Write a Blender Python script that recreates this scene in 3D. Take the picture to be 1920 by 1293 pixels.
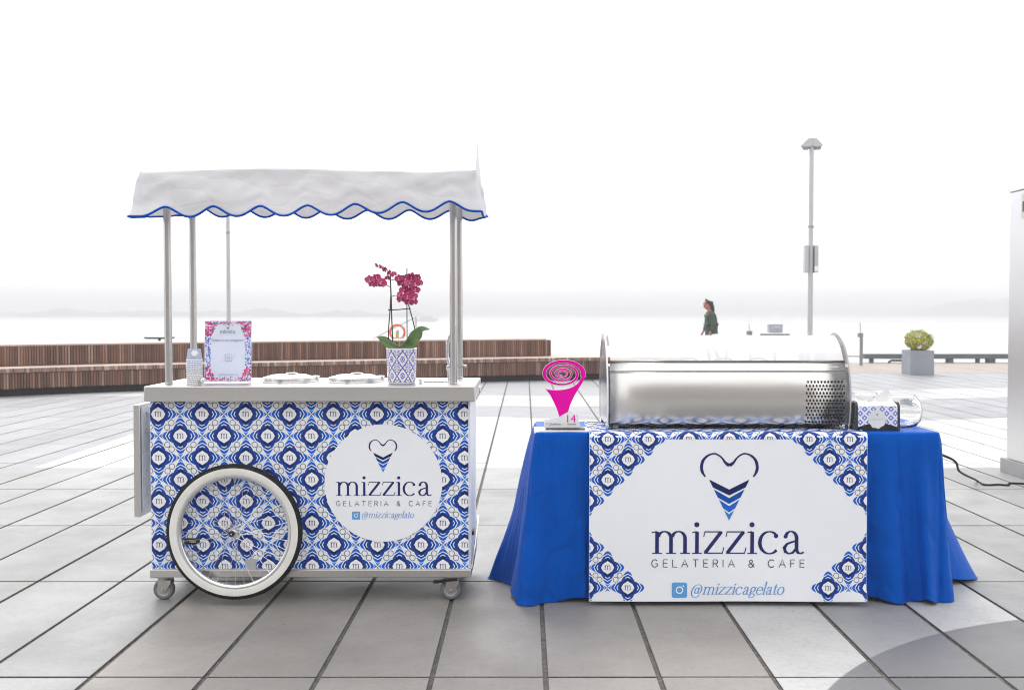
import bpy, bmesh, math, random
from math import sin, cos, pi, atan, tan, radians, sqrt, atan2
from mathutils import Vector, Matrix, noise
from mathutils.geometry import tessellate_polygon
random.seed(7)

# ------------------------------------------------------------------ camera, sky, sun, exposure
SC = bpy.context.scene
for o in list(bpy.data.objects):
    bpy.data.objects.remove(o)
COL = SC.collection
F = 1900.0; CX = 985.0; CY = 646.5; HC = 1.27; TH = atan(60.5 / F)      # lens in photo pixels, eye height, tilt
cam_data = bpy.data.cameras.new('camera')
cam = bpy.data.objects.new('camera', cam_data); COL.objects.link(cam)
cam_data.sensor_width = 36.0; cam_data.lens = F / 1920 * 36
cam_data.shift_x = -(CX - 960) / 1920
cam.location = (0, 0, HC); cam.rotation_euler = (pi / 2 - TH, 0, 0)
cam_data.clip_start = 0.05; cam_data.clip_end = 9000
cam_data.dof.use_dof = True; cam_data.dof.focus_distance = 4.42; cam_data.dof.aperture_fstop = 5.0
SC.camera = cam

world = bpy.data.worlds.new('World'); SC.world = world; world.use_nodes = True
wn = world.node_tree; wn.nodes.clear()
sky = wn.nodes.new('ShaderNodeTexSky'); sky.sky_type = 'NISHITA'; sky.sun_disc = False
SUN_EL, SUN_ROT = radians(52), radians(-18)
sky.sun_elevation = SUN_EL; sky.sun_rotation = SUN_ROT; sky.air_density = 1.0; sky.dust_density = 4.0; sky.ozone_density = 1.0
hs = wn.nodes.new('ShaderNodeHueSaturation'); hs.inputs['Saturation'].default_value = 0.10
wm = wn.nodes.new('ShaderNodeMix'); wm.data_type = 'RGBA'; wm.inputs[0].default_value = 0.80   # closed cloud cover
wm.inputs[7].default_value = (9.2, 9.25, 9.4, 1)
bg = wn.nodes.new('ShaderNodeBackground'); bg.inputs['Strength'].default_value = 0.10
wo = wn.nodes.new('ShaderNodeOutputWorld')
wn.links.new(sky.outputs[0], hs.inputs['Color']); wn.links.new(hs.outputs[0], wm.inputs[6])
wn.links.new(wm.outputs[2], bg.inputs['Color']); wn.links.new(bg.outputs[0], wo.inputs['Surface'])

sun_data = bpy.data.lights.new('sun', 'SUN'); sun_data.energy = 0.85; sun_data.angle = radians(25); sun_data.color = (1, .975, .95)
sun = bpy.data.objects.new('sun', sun_data); COL.objects.link(sun)
sd = Vector((sin(SUN_ROT) * cos(SUN_EL), cos(SUN_ROT) * cos(SUN_EL), sin(SUN_EL)))
sun.rotation_euler = sd.to_track_quat('Z', 'Y').to_euler(); sun.location = (0, 5, 30)
sun['kind'] = 'structure'

SC.view_settings.view_transform = 'Standard'; SC.view_settings.look = 'None'
SC.view_settings.exposure = 1.16; SC.view_settings.gamma = 1; SC.view_settings.use_curve_mapping = False
SC.render.engine = 'CYCLES'
cy = SC.cycles; cy.use_denoising = True; cy.max_bounces = 8; cy.diffuse_bounces = 3; cy.glossy_bounces = 4
cy.transmission_bounces = 8; cy.transparent_max_bounces = 12; cy.volume_bounces = 1
cy.use_adaptive_sampling = True; cy.adaptive_threshold = 0.015; cy.filter_width = 1.05
try: cy.denoising_input_passes = 'RGB_ALBEDO_NORMAL'; cy.denoising_prefilter = 'ACCURATE'
except Exception: pass

# ------------------------------------------------------------------ pixel of the photo -> point of the place
def ray(px, py):
    c = (px - CX) / F; u = (CY - py) / F
    return Vector((c, cos(TH) + u * sin(TH), -sin(TH) + u * cos(TH)))
def W(px, py, Y):
    d = ray(px, py); t = Y / d.y
    return Vector((d.x * t, Y, HC + d.z * t))
def H(px, py, z=0.0):
    d = ray(px, py); t = (z - HC) / d.z
    return Vector((d.x * t, d.y * t, z))
def XA(px, Y, py=800): return W(px, py, Y).x
def ZA(py, Y): return W(CX, py, Y).z

# ------------------------------------------------------------------ materials
def lin(c):
    return tuple(((x / 255) / 12.92 if x / 255 <= .04045 else ((x / 255 + .055) / 1.055) ** 2.4) for x in c)
MATS = {}
class NT:
    """small helper to write node math"""
    def __init__(s, name):
        s.m = bpy.data.materials.new(name); s.m.use_nodes = True; s.t = s.m.node_tree; s.t.nodes.clear()
        s.out = s.t.nodes.new('ShaderNodeOutputMaterial')
    def n(s, kind, **kw):
        nd = s.t.nodes.new(kind)
        for k, v in kw.items(): setattr(nd, k, v)
        return nd
    def l(s, a, b): s.t.links.new(a, b)
    def math(s, op, a, b=None, c=None, clamp=False):
        nd = s.n('ShaderNodeMath', operation=op); nd.use_clamp = clamp
        for i, x in enumerate((a, b, c)):
            if x is None: continue
            if isinstance(x, (int, float)): nd.inputs[i].default_value = x
            else: s.l(x, nd.inputs[i])
        return nd.outputs[0]
    def mix(s, f, a, b):
        nd = s.n('ShaderNodeMix', data_type='RGBA')
        for i, x in ((0, f), (6, a), (7, b)):
            if isinstance(x, (int, float)): nd.inputs[i].default_value = x
            elif isinstance(x, tuple): nd.inputs[i].default_value = (*x[:3], 1)
            else: s.l(x, nd.inputs[i])
        return nd.outputs[2]
    def noise(s, vec, scale, detail=4, rough=.55):
        nd = s.n('ShaderNodeTexNoise'); nd.inputs['Scale'].default_value = scale; nd.inputs['Detail'].default_value = detail
        nd.inputs['Roughness'].default_value = rough
        if vec is not None: s.l(vec, nd.inputs['Vector'])
        return nd.outputs['Fac']
    def rng(s, v, a, b, c, d):
        nd = s.n('ShaderNodeMapRange')
        for i, x in ((1, a), (2, b), (3, c), (4, d)): nd.inputs[i].default_value = x
        s.l(v, nd.inputs[0]); return nd.outputs[0]
    def scaled(s, vec, sc):
        nd = s.n('ShaderNodeMapping'); nd.inputs['Scale'].default_value = sc; s.l(vec, nd.inputs['Vector']); return nd.outputs[0]
    def bump(s, h, strength, dist):
        nd = s.n('ShaderNodeBump'); nd.inputs['Strength'].default_value = strength; nd.inputs['Distance'].default_value = dist
        s.l(h, nd.inputs['Height']); return nd.outputs[0]
    def bsdf(s, col=None, rough=.5, metal=0, nrm=None, **kw):
        nd = s.n('ShaderNodeBsdfPrincipled')
        for k, x in (('Base Color', col), ('Roughness', rough), ('Metallic', metal)):
            if x is None: continue
            if isinstance(x, tuple): nd.inputs[k].default_value = (*x[:3], 1)
            elif isinstance(x, (int, float)): nd.inputs[k].default_value = x
            else: s.l(x, nd.inputs[k])
        for k, x in kw.items():
            k = k.replace('_', ' ')
            nd.inputs[k].default_value = (*x[:3], 1) if isinstance(x, tuple) else x
        if nrm is not None: s.l(nrm, nd.inputs['Normal'])
        s.l(nd.outputs[0], s.out.inputs['Surface']); return nd

def mk(name, col, rough=.5, metal=0, var=.07, scale=6, bump=0.0, bscale=60, stretch=(1, 1, 1), rvar=.08, **kw):
    """plain material with uneven tone, gloss and fine relief"""
    if name in MATS: return MATS[name]
    s = NT(name); tc = s.n('ShaderNodeTexCoord').outputs['Object']
    v = s.scaled(tc, stretch)
    f = s.noise(v, scale); g = s.noise(v, bscale, 3)
    a = tuple(max(0, c * (1 - var)) for c in col); b = tuple(min(1, c * (1 + var)) for c in col)
    c = s.mix(s.rng(f, .3, .7, 0, 1), a, b)
    r = s.rng(s.noise(v, scale * 2.3), .3, .7, max(.02, rough - rvar), min(1, rough + rvar))
    nrm = s.bump(g, bump, .002) if bump else None
    s.bsdf(c, r, metal, nrm, **kw)
    MATS[name] = s.m
    return s.m

STEEL = mk('brushed_steel', (.56, .55, .54), .26, 1, .015, 3, .0, 60, (8, 8, 1), rvar=.015)
STEEL_H = mk('brushed_steel_flat', (.60, .585, .57), .34, 1, .025, 2, .015, 60, (.6, .6, 20), rvar=.03)
CHROME = mk('chrome', (.75, .75, .76), .08, 1, .03, 5)
ZINC = mk('zinc', (.50, .49, .45), .38, 1, .12, 14, .1)
WHITE_V = mk('white_vinyl', lin((238, 240, 245)), .38, 0, .015, 2, .05, 200)
WHITE_P = mk('white_plastic', (.80, .80, .81), .30, 0, .02, 4)
CANVAS = None
RUBBER = mk('black_rubber', (.012, .012, .013), .7, 0, .2, 20, .4, 160, Specular_IOR_Level=.3)
WWALL = mk('white_wall_rubber', (.74, .735, .695), .55, 0, .06, 10, .1)
GREYW = mk('grey_caster_rubber', (.16, .16, .17), .6, 0, .1, 20)
BLACKP = mk('black_plastic', (.012, .013, .016), .30, 0, .1, 8)
GREYP = mk('grey_plastic', (.42, .43, .45), .4, 0, .05, 8)
INK = mk('navy_ink', lin((38, 46, 104)), .5, 0, .04, 5, Specular_IOR_Level=.15)
NAVY = mk('dark_navy_ink', lin((24, 38, 92)), .5, 0, .05, 5, Specular_IOR_Level=.15)
BLUE1 = mk('royal_blue_ink', lin((14, 80, 168)), .5, 0, .05, 5, Specular_IOR_Level=.15)
BLUE2 = mk('mid_blue_ink', lin((30, 100, 204)), .5, 0, .05, 5, Specular_IOR_Level=.15)
BLUE3 = mk('light_blue_ink', lin((62, 124, 208)), .5, 0, .05, 5, Specular_IOR_Level=.15)
SKYINK = mk('sky_blue_ink', lin((96, 160, 218)), .5, 0, .04, 5, Specular_IOR_Level=.15)
GREYINK = mk('grey_ink', lin((66, 68, 84)), .5, 0, .05, 5, Specular_IOR_Level=.15)
PALEINK = mk('pale_ink', lin((185, 195, 220)), .45, 0, .05, 5)
PIPING = mk('blue_piping', lin((0, 74, 176)), .7, 0, .08, 20, .3, Specular_IOR_Level=.1)
MAGENTA = mk('magenta_film', lin((232, 0, 164)), .4, 0, .02, 5, Specular_IOR_Level=.08)
CLEAR = mk('clear_acrylic', (.97, .98, .99), .02, 0, 0, 4, Transmission_Weight=1.0, IOR=1.3)
SHADE_BLACK = mk('painted_void_shade', (.008, .008, .009), .9, 0, .2, 10)  # near black that stands in for shade in gaps and holes

# ------------------------------------------------------------------ objects
def tag(o, label=None, cat=None, group=None, kind=None):
    for k, v in (('label', label), ('category', cat), ('group', group), ('kind', kind)):
        if v: o[k] = v
    return o
WL = {}
def empty(name, loc, label=None, cat=None, group=None, kind=None, rz=0):
    o = bpy.data.objects.new(name, None); COL.objects.link(o); o.location = loc; o.empty_display_size = .1
    o.rotation_euler.z = rz; WL[o.name] = Vector(loc)
    return tag(o, label, cat, group, kind)

class MB:
    def __init__(s): s.v = []; s.f = []; s.m = []
    def add(s, vs, fs, m=0):
        b = len(s.v); s.v += [tuple(v) for v in vs]
        s.f += [tuple(b + i for i in f) for f in fs]; s.m += [m] * len(fs); return s
    def box(s, x0, x1, y0, y1, z0, z1, m=0, rot=None):
        vs = [(x, y, z) for x in (x0, x1) for y in (y0, y1) for z in (z0, z1)]
        if rot:
            a, c = rot; c = Vector(c); M = a if isinstance(a, Matrix) else Matrix.Rotation(a, 3, 'Z')
            vs = [tuple(M @ (Vector(v) - c) + c) for v in vs]
        return s.add(vs, [(0, 1, 3, 2), (4, 6, 7, 5), (0, 4, 5, 1), (2, 3, 7, 6), (0, 2, 6, 4), (1, 5, 7, 3)], m)
    def tube(s, pts, r, seg=8, m=0, cap=True, closed=False):
        pts = [Vector(p) for p in pts]; n = len(pts); rr = r if isinstance(r, (list, tuple)) else [r] * n
        vs = []; up = None
        for i, p in enumerate(pts):
            a = pts[(i - 1) % n] if (i > 0 or closed) else p; b = pts[(i + 1) % n] if (i < n - 1 or closed) else p
            d = (b - a).normalized()
            if up is None: up = Vector((0, 0, 1)) if abs(d.z) < .9 else Vector((0, 1, 0))
            x = d.cross(up)
            if x.length < 1e-6: x = d.orthogonal()
            x.normalize(); up = x.cross(d).normalized()
            for k in range(seg):
                t = 2 * pi * k / seg; vs.append(p + (x * cos(t) + up * sin(t)) * rr[i])
        fs = []
        for i in range(n if closed else n - 1):
            for k in range(seg):
                a = i * seg + k; b = i * seg + (k + 1) % seg; j = ((i + 1) % n) * seg
                fs.append((a, b, j + (k + 1) % seg, j + k))
        if cap and not closed: fs += [tuple(range(seg - 1, -1, -1)), tuple((n - 1) * seg + k for k in range(seg))]
        return s.add(vs, fs, m)
    def lathe(s, prof, c=(0, 0, 0), seg=32, axis='Z', m=0, a0=0, a1=2 * pi, sx=1, sy=1):
        c = Vector(c); full = abs(a1 - a0 - 2 * pi) < 1e-6; ns = seg if full else seg + 1; vs = []
        for (r, z) in prof:
            for k in range(ns):
                t = a0 + (a1 - a0) * k / seg; p = Vector((r * cos(t) * sx, r * sin(t) * sy, z))
                if axis == 'Y': p = Vector((p.x, -p.z, p.y))     # z of profile points to the camera
                if axis == 'X': p = Vector((p.z, p.x, p.y))
                vs.append(c + p)
        fs = []
        for i in range(len(prof) - 1):
            for k in range(seg):
                a = i * ns + k; b = i * ns + (k + 1) % ns
                fs.append((a, b, b + ns, a + ns))
        return s.add(vs, fs, m)
    def grid(s, fn, nu, nv, m=0):
        vs = [fn(i / nu, j / nv) for j in range(nv + 1) for i in range(nu + 1)]
        w = nu + 1
        return s.add(vs, [(j * w + i, j * w + i + 1, (j + 1) * w + i + 1, (j + 1) * w + i) for j in range(nv) for i in range(nu)], m)
    def poly(s, pts, m=0):
        """flat polygon (any outline), list of 3D points"""
        pts = [Vector(p) for p in pts]
        if len(pts) < 3: return s
        tr = tessellate_polygon([pts])
        return s.add(pts, tr, m)
    def prism(s, pts2, fn, d0, d1, m=0, mside=None):
        """outline pts2 (u, v) with fn(u, v, d) -> point, from depth d0 to d1"""
        n = len(pts2); A = [fn(u, v, d0) for u, v in pts2]; B = [fn(u, v, d1) for u, v in pts2]
        tr = tessellate_polygon([[Vector((u, v, 0)) for u, v in pts2]])
        s.add(A + B, [t[::-1] for t in tr], m)
        b = len(s.v) - 2 * n
        s.f += [tuple(b + n + i for i in t) for t in tr]; s.m += [m] * len(tr)
        for i in range(n):
            j = (i + 1) % n; s.f.append((b + i, b + j, b + n + j, b + n + i)); s.m.append(m if mside is None else mside)
        return s
    def build(s, name, mats, parent=None, smooth=None, bevel=0, label=None, kind=None, local=False, solid=0):
        me = bpy.data.meshes.new(name)
        off = Vector((0, 0, 0))
        if parent is not None and not local:
            q = parent
            while q is not None and q.name not in WL: q = q.parent
            off = WL[q.name] if q is not None else off
        me.from_pydata([tuple(Vector(v) - off) for v in s.v], [], s.f)
        if not isinstance(mats, (list, tuple)): mats = [mats]
        for k in mats: me.materials.append(k)
        me.polygons.foreach_set('material_index', s.m); me.update()
        bm = bmesh.new(); bm.from_mesh(me)
        bmesh.ops.remove_doubles(bm, verts=bm.verts, dist=1e-6)
        bmesh.ops.recalc_face_normals(bm, faces=bm.faces); bm.to_mesh(me); bm.free()
        if smooth is not None:
            me.polygons.foreach_set('use_smooth', [True] * len(me.polygons))
            me.set_sharp_from_angle(angle=radians(smooth))
        o = bpy.data.objects.new(name, me); COL.objects.link(o)
        if parent is not None: o.parent = parent
        if solid:
            md = o.modifiers.new('thickness', 'SOLIDIFY'); md.thickness = solid; md.offset = 0
        if bevel:
            md = o.modifiers.new('bevel', 'BEVEL'); md.width = bevel; md.segments = 2; md.limit_method = 'ANGLE'; md.angle_limit = radians(40)
            if smooth is None:
                me.polygons.foreach_set('use_smooth', [True] * len(me.polygons)); me.set_sharp_from_angle(angle=radians(30))
        return tag(o, label, None, None, kind)

def copy_tree(o, parent=None):
    c = o.copy(); COL.objects.link(c); c.parent = parent
    for ch in [x for x in bpy.data.objects if x.parent == o]: copy_tree(ch, c)
    return c

def smoothpath(P, n=12, closed=False):
    """Catmull-Rom through the points"""
    P = [Vector(p) for p in P]; out = []; N = len(P)
    for i in range(N if closed else N - 1):
        g = (lambda k: P[k % N]) if closed else (lambda k: P[min(max(k, 0), N - 1)])
        a, b, c, d = g(i - 1), g(i), g(i + 1), g(i + 2)
        for k in range(n):
            t = k / n
            out.append(.5 * ((2 * b) + (c - a) * t + (2 * a - 5 * b + 4 * c - d) * t * t + (3 * b - a - 3 * c + d) * t ** 3))
    if not closed: out.append(P[-1])
    return out

# ------------------------------------------------------------------ flat print: lettering and patterns as thin shapes
def stroke(pts, w0, w1=None, fixed=None):
    """ribbon round a polyline; w0 width when running level, w1 when upright, fixed: one width or list of widths"""
    pts = [Vector((p[0], p[1])) for p in pts]; n = len(pts); L = []; R = []
    for i, p in enumerate(pts):
        d = (pts[min(i + 1, n - 1)] - pts[max(i - 1, 0)])
        if d.length < 1e-9: d = Vector((1, 0))
        d.normalize()
        if fixed is not None: w = fixed[i] if isinstance(fixed, (list, tuple)) else fixed
        else: w = w0 + (w1 - w0) * abs(d.y) ** 1.5
        q = Vector((-d.y, d.x)) * w / 2
        L.append(p + q); R.append(p - q)
    return [[L[i], L[i + 1], R[i + 1], R[i]] for i in range(n - 1)]
def arc(cx, cy, rx, ry, a0, a1, n=14):
    return [(cx + rx * cos(radians(a0 + (a1 - a0) * i / n)), cy + ry * sin(radians(a0 + (a1 - a0) * i / n))) for i in range(n + 1)]
def disc(cx, cy, r, n=14): return [[Vector((cx + r * cos(2 * pi * i / n), cy + r * sin(2 * pi * i / n))) for i in range(n)]]
TN, TK = .055, .155
def S(p): return stroke(p, TN, TK)
def serif(x, y=.02, w=.42): return stroke([(x - w / 2, y), (x + w / 2, y)], 0, fixed=.045)
def g_m():
    r = S([(.27, .96), (.27, 0)]) + stroke([(.04, .93), (.27, .97)], 0, fixed=.05) + serif(.27) + serif(.87) + serif(1.47)
    r += S(arc(.59, .66, .28, .31, 165, 0, 12) + [(.87, .55), (.87, 0)]) + S(arc(1.19, .66, .28, .31, 165, 0, 12) + [(1.47, .55), (1.47, 0)])
    return r
def g_i(): return S([(.2, .96), (.2, 0)]) + stroke([(.0, .93), (.2, .97)], 0, fixed=.05) + serif(.2) + disc(.19, 1.27, .11)
def g_z():
    return (stroke([(.06, .96), (.82, .96)], 0, fixed=.05) + stroke([(.08, .97), (.03, .74)], 0, fixed=.04) + stroke([(.78, .96), (.09, .04)], 0, fixed=.15)
            + stroke([(.04, .03), (.84, .03)], 0, fixed=.05) + stroke([(.83, .03), (.89, .28)], 0, fixed=.04))
def g_c(): return S(arc(.48, .49, .41, .48, 50, 318, 24)) + disc(.76, .78, .095)
def g_a():
    return (S([(.13, .72)] + arc(.38, .68, .24, .30, 150, 0, 12) + [(.62, .5), (.62, .2), (.68, .05), (.80, .02), (.93, .08)])
            + S([(.60, .56), (.42, .52), (.22, .44), (.10, .28), (.14, .10), (.28, .01), (.45, .05), (.60, .22)]) + disc(.15, .76, .085))
def g_o(): return S(arc(.46, .49, .40, .48, 0, 360, 28))
def g_e(): return S([(.12, .53), (.82, .53)] + arc(.46, .49, .38, .48, 5, 320, 24))
def g_l(): return S([(.18, 1.62), (.18, 0)]) + stroke([(.0, 1.58), (.18, 1.62)], 0, fixed=.05) + serif(.18)
def g_t(): return S([(.2, 1.3), (.2, .2), (.28, .03), (.45, .05), (.52, .15)]) + stroke([(0, .95), (.48, .95)], 0, fixed=.05)
def g_g(): return (S(arc(.38, .64, .28, .32, 0, 360, 20)) + stroke([(.6, .85), (.82, .95)], 0, fixed=.06)
                   + S([(.2, .4), (.1, .22), (.25, .12), (.6, .1), (.78, -.05), (.7, -.28), (.4, -.38), (.08, -.3), (.06, -.12), (.25, .08)]))
def g_at(): return (S(arc(.75, .5, .26, .36, 0, 360, 18)) + S([(1.02, .85), (.98, .3), (1.1, .12), (1.3, .25)]) +
                    S([(1.3, .25)] + arc(.75, .45, .68, .8, 10, 320, 26)))
SERIF = {'m': (g_m, 1.78), 'i': (g_i, .46), 'z': (g_z, .95), 'c': (g_c, 1.02), 'a': (g_a, .98), 'g': (g_g, .88), 'e': (g_e, .93), 'l': (g_l, .44), 't': (g_t, .6), 'o': (g_o, .96), '@': (g_at, 1.6)}
def cap(ch):
    P = {'G': [arc(.42, .5, .42, .5, 40, 330, 16) + [(.80, .45), (.45, .45)]], 'E': [[(.62, 1), (.05, 1), (.05, 0), (.62, 0)], [(.05, .52), (.55, .52)]],
         'L': [[(.05, 1), (.05, 0), (.6, 0)]], 'A': [[(0, 0), (.42, 1), (.84, 0)], [(.17, .35), (.67, .35)]], 'T': [[(0, 1), (.76, 1)], [(.38, 1), (.38, 0)]],
         'R': [[(.05, 0), (.05, 1), (.4, 1)] + arc(.4, .74, .26, .26, 80, -80, 8) + [(.4, .48), (.05, .48)], [(.36, .48), (.68, 0)]],
         'I': [[(.05, 1), (.05, 0)]], 'C': [arc(.45, .5, .45, .5, 45, 315, 16)], 'F': [[(.6, 1), (.05, 1), (.05, 0)], [(.05, .5), (.52, .5)]],
         '&': [[(.80, 0), (.2, .62)] + arc(.36, .78, .19, .2, 200, -30, 10) + [(.40, .55), (.12, .38)] + arc(.32, .24, .26, .24, 150, 330, 8) + [(.72, .48)]]}[ch]
    wd = {'I': .1, 'L': .6, 'E': .62, 'F': .6, 'T': .76, 'R': .68, 'A': .84, 'G': .84, 'C': .82, '&': .8}[ch]
    r = []
    for p in P: r += stroke(p, 0, fixed=.108)
    return r, wd
def word(txt, x0, x1, y, xh, italic=0, gap=0.0, sx=None):
    """serif word fitted between x0 and x1 on base line y"""
    tot = sum(SERIF[c][1] for c in txt) + gap * (len(txt) - 1); k = (x1 - x0) / tot; out = []; x = 0
    for c in txt:
        for pl in SERIF[c][0](): out.append([(x0 + (x + p.x) * k + italic * p.y * xh, y + p.y * xh) for p in pl])
        x += SERIF[c][1] + gap
    return out
def caps(txt, x0, x1, y, h):
    ws = [(.55 if c == ' ' else cap(c)[1]) for c in txt]; n = len(txt)
    gap = ((x1 - x0) / h - sum(ws)) / (n - 1); out = []; x = 0
    for c, w in zip(txt, ws):
        if c != ' ':
            for pl in cap(c)[0]: out.append([(x0 + (x + p.x) * h, y + p.y * h) for p in pl])
        x += w + gap
    return out
def heart_cone(cx, top, bot):
    """the heart-and-chevrons cone. Returns list of (polygon, tier)"""
    h = top - bot; k = h * .416; o = []
    left = [(0, .825), (-.14, .865), (-.3, .95), (-.52, 1.0), (-.76, .975), (-.94, .90), (-1.0, .80), (-.96, .72), (-.86, .655)]
    left = [(p.x, p.y) for p in smoothpath([(a, b, 0) for a, b in left], 5)]
    n = len(left)
    wd = [h * (.05 if i < 4 else .042 - .018 * (i - 4) / 5 if i < 9 else .024 if i < 18 else .024 + .02 * min(1, (i - 18) / 8) if i < 34 else .044 - .03 * (i - 34) / 7) for i in range(n)]
    for sg in (1, -1):
        P = [(cx + sg * a * k, bot + b * h) for a, b in left]
        for q in stroke(P, 0, fixed=wd): o.append(([(v.x, v.y) for v in q], 0))
    w = lambda v: .49 * v
    for c, (t, ct, tb, cb) in enumerate([(.614, .464, .496, .376), (.466, .336, .344, .25), (.312, .216, .186, .122), (.152, .096, 0, 0)]):
        P = [(-w(t), t), (0, ct), (w(t), t)] + ([(w(tb), tb), (0, cb), (-w(tb), tb)] if tb else [(0, 0)])
        o.append(([(cx + a * h, bot + v * h) for a, v in P], c + 1))
    return o
def camera_icon(cx, cy, r):
    """rounded square, ring and dot"""
    def rsq(rr, q):
        P = []
        for (sx, sy, a0) in ((1, 1, 0), (-1, 1, 90), (-1, -1, 180), (1, -1, 270)):
            P += arc(cx + sx * (rr - q), cy + sy * (rr - q), q, q, a0, a0 + 90, 5)
        return P
    return [rsq(r, r * .28)], [[(a.x, a.y) for a in q] for q in stroke(arc(cx, cy, r * .42, r * .42, 0, 360, 20), 0, fixed=r * .15)], \
           [[(a.x, a.y) for a in disc(cx + r * .5, cy + r * .52, r * .11)[0]]]

# ------- the tile motif in units of half a repeat; layers: (polygon, ink, layer)
def sym4(P): return [[(a, b) for a, b in P], [(-b, a) for a, b in P], [(-a, -b) for a, b in P], [(b, -a) for a, b in P]]
q = [(.655, 0), (.53, .215), (.35, .325), (.325, .35), (.215, .53)]
BODY = q + [(-b, a) for a, b in q] + [(-a, -b) for a, b in q] + [(b, -a) for a, b in q]
q = [(.45, 0), (.36, .175), (.315, .315), (.175, .36)]
BAND = q + [(-b, a) for a, b in q] + [(-a, -b) for a, b in q] + [(b, -a) for a, b in q]
MID = [(.325, 0), (.235, .175), (0, .33), (-.235, .175), (-.325, 0), (-.235, -.175), (0, -.33), (.235, -.175)]
def motif_core():
    o = [(BODY, 'b1', 0), (BAND, 'b0', 1), (MID, 'w', 2)]
    for P in sym4([(.83, 0), (.755, .13), (.575, .245), (.70, 0), (.575, -.245), (.755, -.13)]): o.append((P, 'b2', 0))
    for P in sym4([(.555, 0), (.49, .13), (.46, .115), (.515, 0), (.46, -.115), (.49, -.13)]): o.append((P, 'w', 2))
    for P in sym4([(.08, .41), (0, .46), (-.08, .41), (-.16, .33), (-.14, .28), (0, .375), (.14, .28), (.16, .33)])[0::2]: o.append((P, 'k', 2))
    for P in sym4([(p.x, p.y) for p in disc(.34, .34, .03, 6)[0]]): o.append((P, 'w', 2))
    for pl in g_m(): o.append(([((p.x - .87) * .20, (p.y - .48) * .235) for p in pl], 'ink', 3))
    return o
def motif_star():
    return [(P, 'b3', 0) for P in sym4([(0.012, 0), (.205, .12), (.135, 0), (.205, -.12)])]
def motif_eight(sgn):
    o = []
    for s in (1, -1):
        for qd in stroke(arc(s * .10 * sgn, s * .105, .127, .127, 0, 360, 16), 0, fixed=.024): o.append(([(v.x, v.y) for v in qd], 'ink', 1))
    return o
INKS = {'b1': 0, 'b0': 1, 'w': 2, 'k': 3, 'ink': 4, 'b2': 5, 'b3': 6}
INKM = [BLUE1, mk('tile_navy_ink', lin((46, 54, 124)), .5, 0, .04, 5, Specular_IOR_Level=.15), WHITE_V, NAVY, GREYINK, BLUE2, BLUE3]
def clip(P, ax, val, keep_greater):
    out = []; n = len(P)
    for i in range(n):
        a, b = P[i], P[(i + 1) % n]; ia = (a[ax] >= val) == keep_greater; ib = (b[ax] >= val) == keep_greater
        if ia: out.append(a)
        if ia != ib:
            t = (val - a[ax]) / (b[ax] - a[ax]); out.append((a[0] + (b[0] - a[0]) * t, a[1] + (b[1] - a[1]) * t))
    return out
def emit(mb, shapes, fn, clips=(), lay=.0004, base=.0006):
    """shapes: (poly, ink index, layer) ; fn(u, v, d) -> point"""
    for i, (P, ink, ly) in enumerate(shapes):
        for (ax, val, kg) in clips:
            P = clip(P, ax, val, kg)
            if len(P) < 3: break
        if len(P) < 3: continue
        tr = tessellate_polygon([[Vector((a, b, 0)) for a, b in P]])
        mb.add([fn(a, b, base + ly * lay) for a, b in P], tr, ink)
def place(mot, cx, cy, k, ky=None):
    ky = ky or k
    return [([(cx + a * k, cy + b * ky) for a, b in P], INKS[i], l) for P, i, l in mot]
def font_text(txt, x0, x1, y, shear=0, size_y=None):
    """built-in sans lettering as polygons fitted between x0 and x1 (returns verts2d, faces)"""
    cu = bpy.data.curves.new('t', 'FONT'); cu.body = txt; cu.shear = shear
    ob = bpy.data.objects.new('t', cu); COL.objects.link(ob)
    dg = bpy.context.evaluated_depsgraph_get(); me = ob.evaluated_get(dg).to_mesh()
    vs = [(v.co.x, v.co.y) for v in me.vertices]; fs = [tuple(p.vertices) for p in me.polygons]
    ob.evaluated_get(dg).to_mesh_clear(); bpy.data.objects.remove(ob); bpy.data.curves.remove(cu)
    a = min(v[0] for v in vs); b = max(v[0] for v in vs); k = (x1 - x0) / (b - a); ky = size_y or k
    return [(x0 + (v[0] - a) * k, y + v[1] * ky) for v in vs], fs
# ------------------------------------------------------------------ the setting
def G(px, py): return H(px, py, 0)
ROW0 = 3.50; ROWD = 1.2605; COLX0 = .0708; COLW = .3966
def circle3(a, b, c):
    ax, ay, bx, by, cx, cy = *a, *b, *c
    d = 2 * (ax * (by - cy) + bx * (cy - ay) + cx * (ay - by))
    ux = ((ax * ax + ay * ay) * (by - cy) + (bx * bx + by * by) * (cy - ay) + (cx * cx + cy * cy) * (ay - by)) / d
    uy = ((ax * ax + ay * ay) * (cx - bx) + (bx * bx + by * by) * (ax - cx) + (cx * cx + cy * cy) * (bx - ax)) / d
    return ux, uy, sqrt((ax - ux) ** 2 + (ay - uy) ** 2)
p1, p2, p3 = G(1580, 1266), G(1699, 1204.6), G(1920, 1160)
C1 = circle3(p1[:2], p2[:2], p3[:2])

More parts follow.
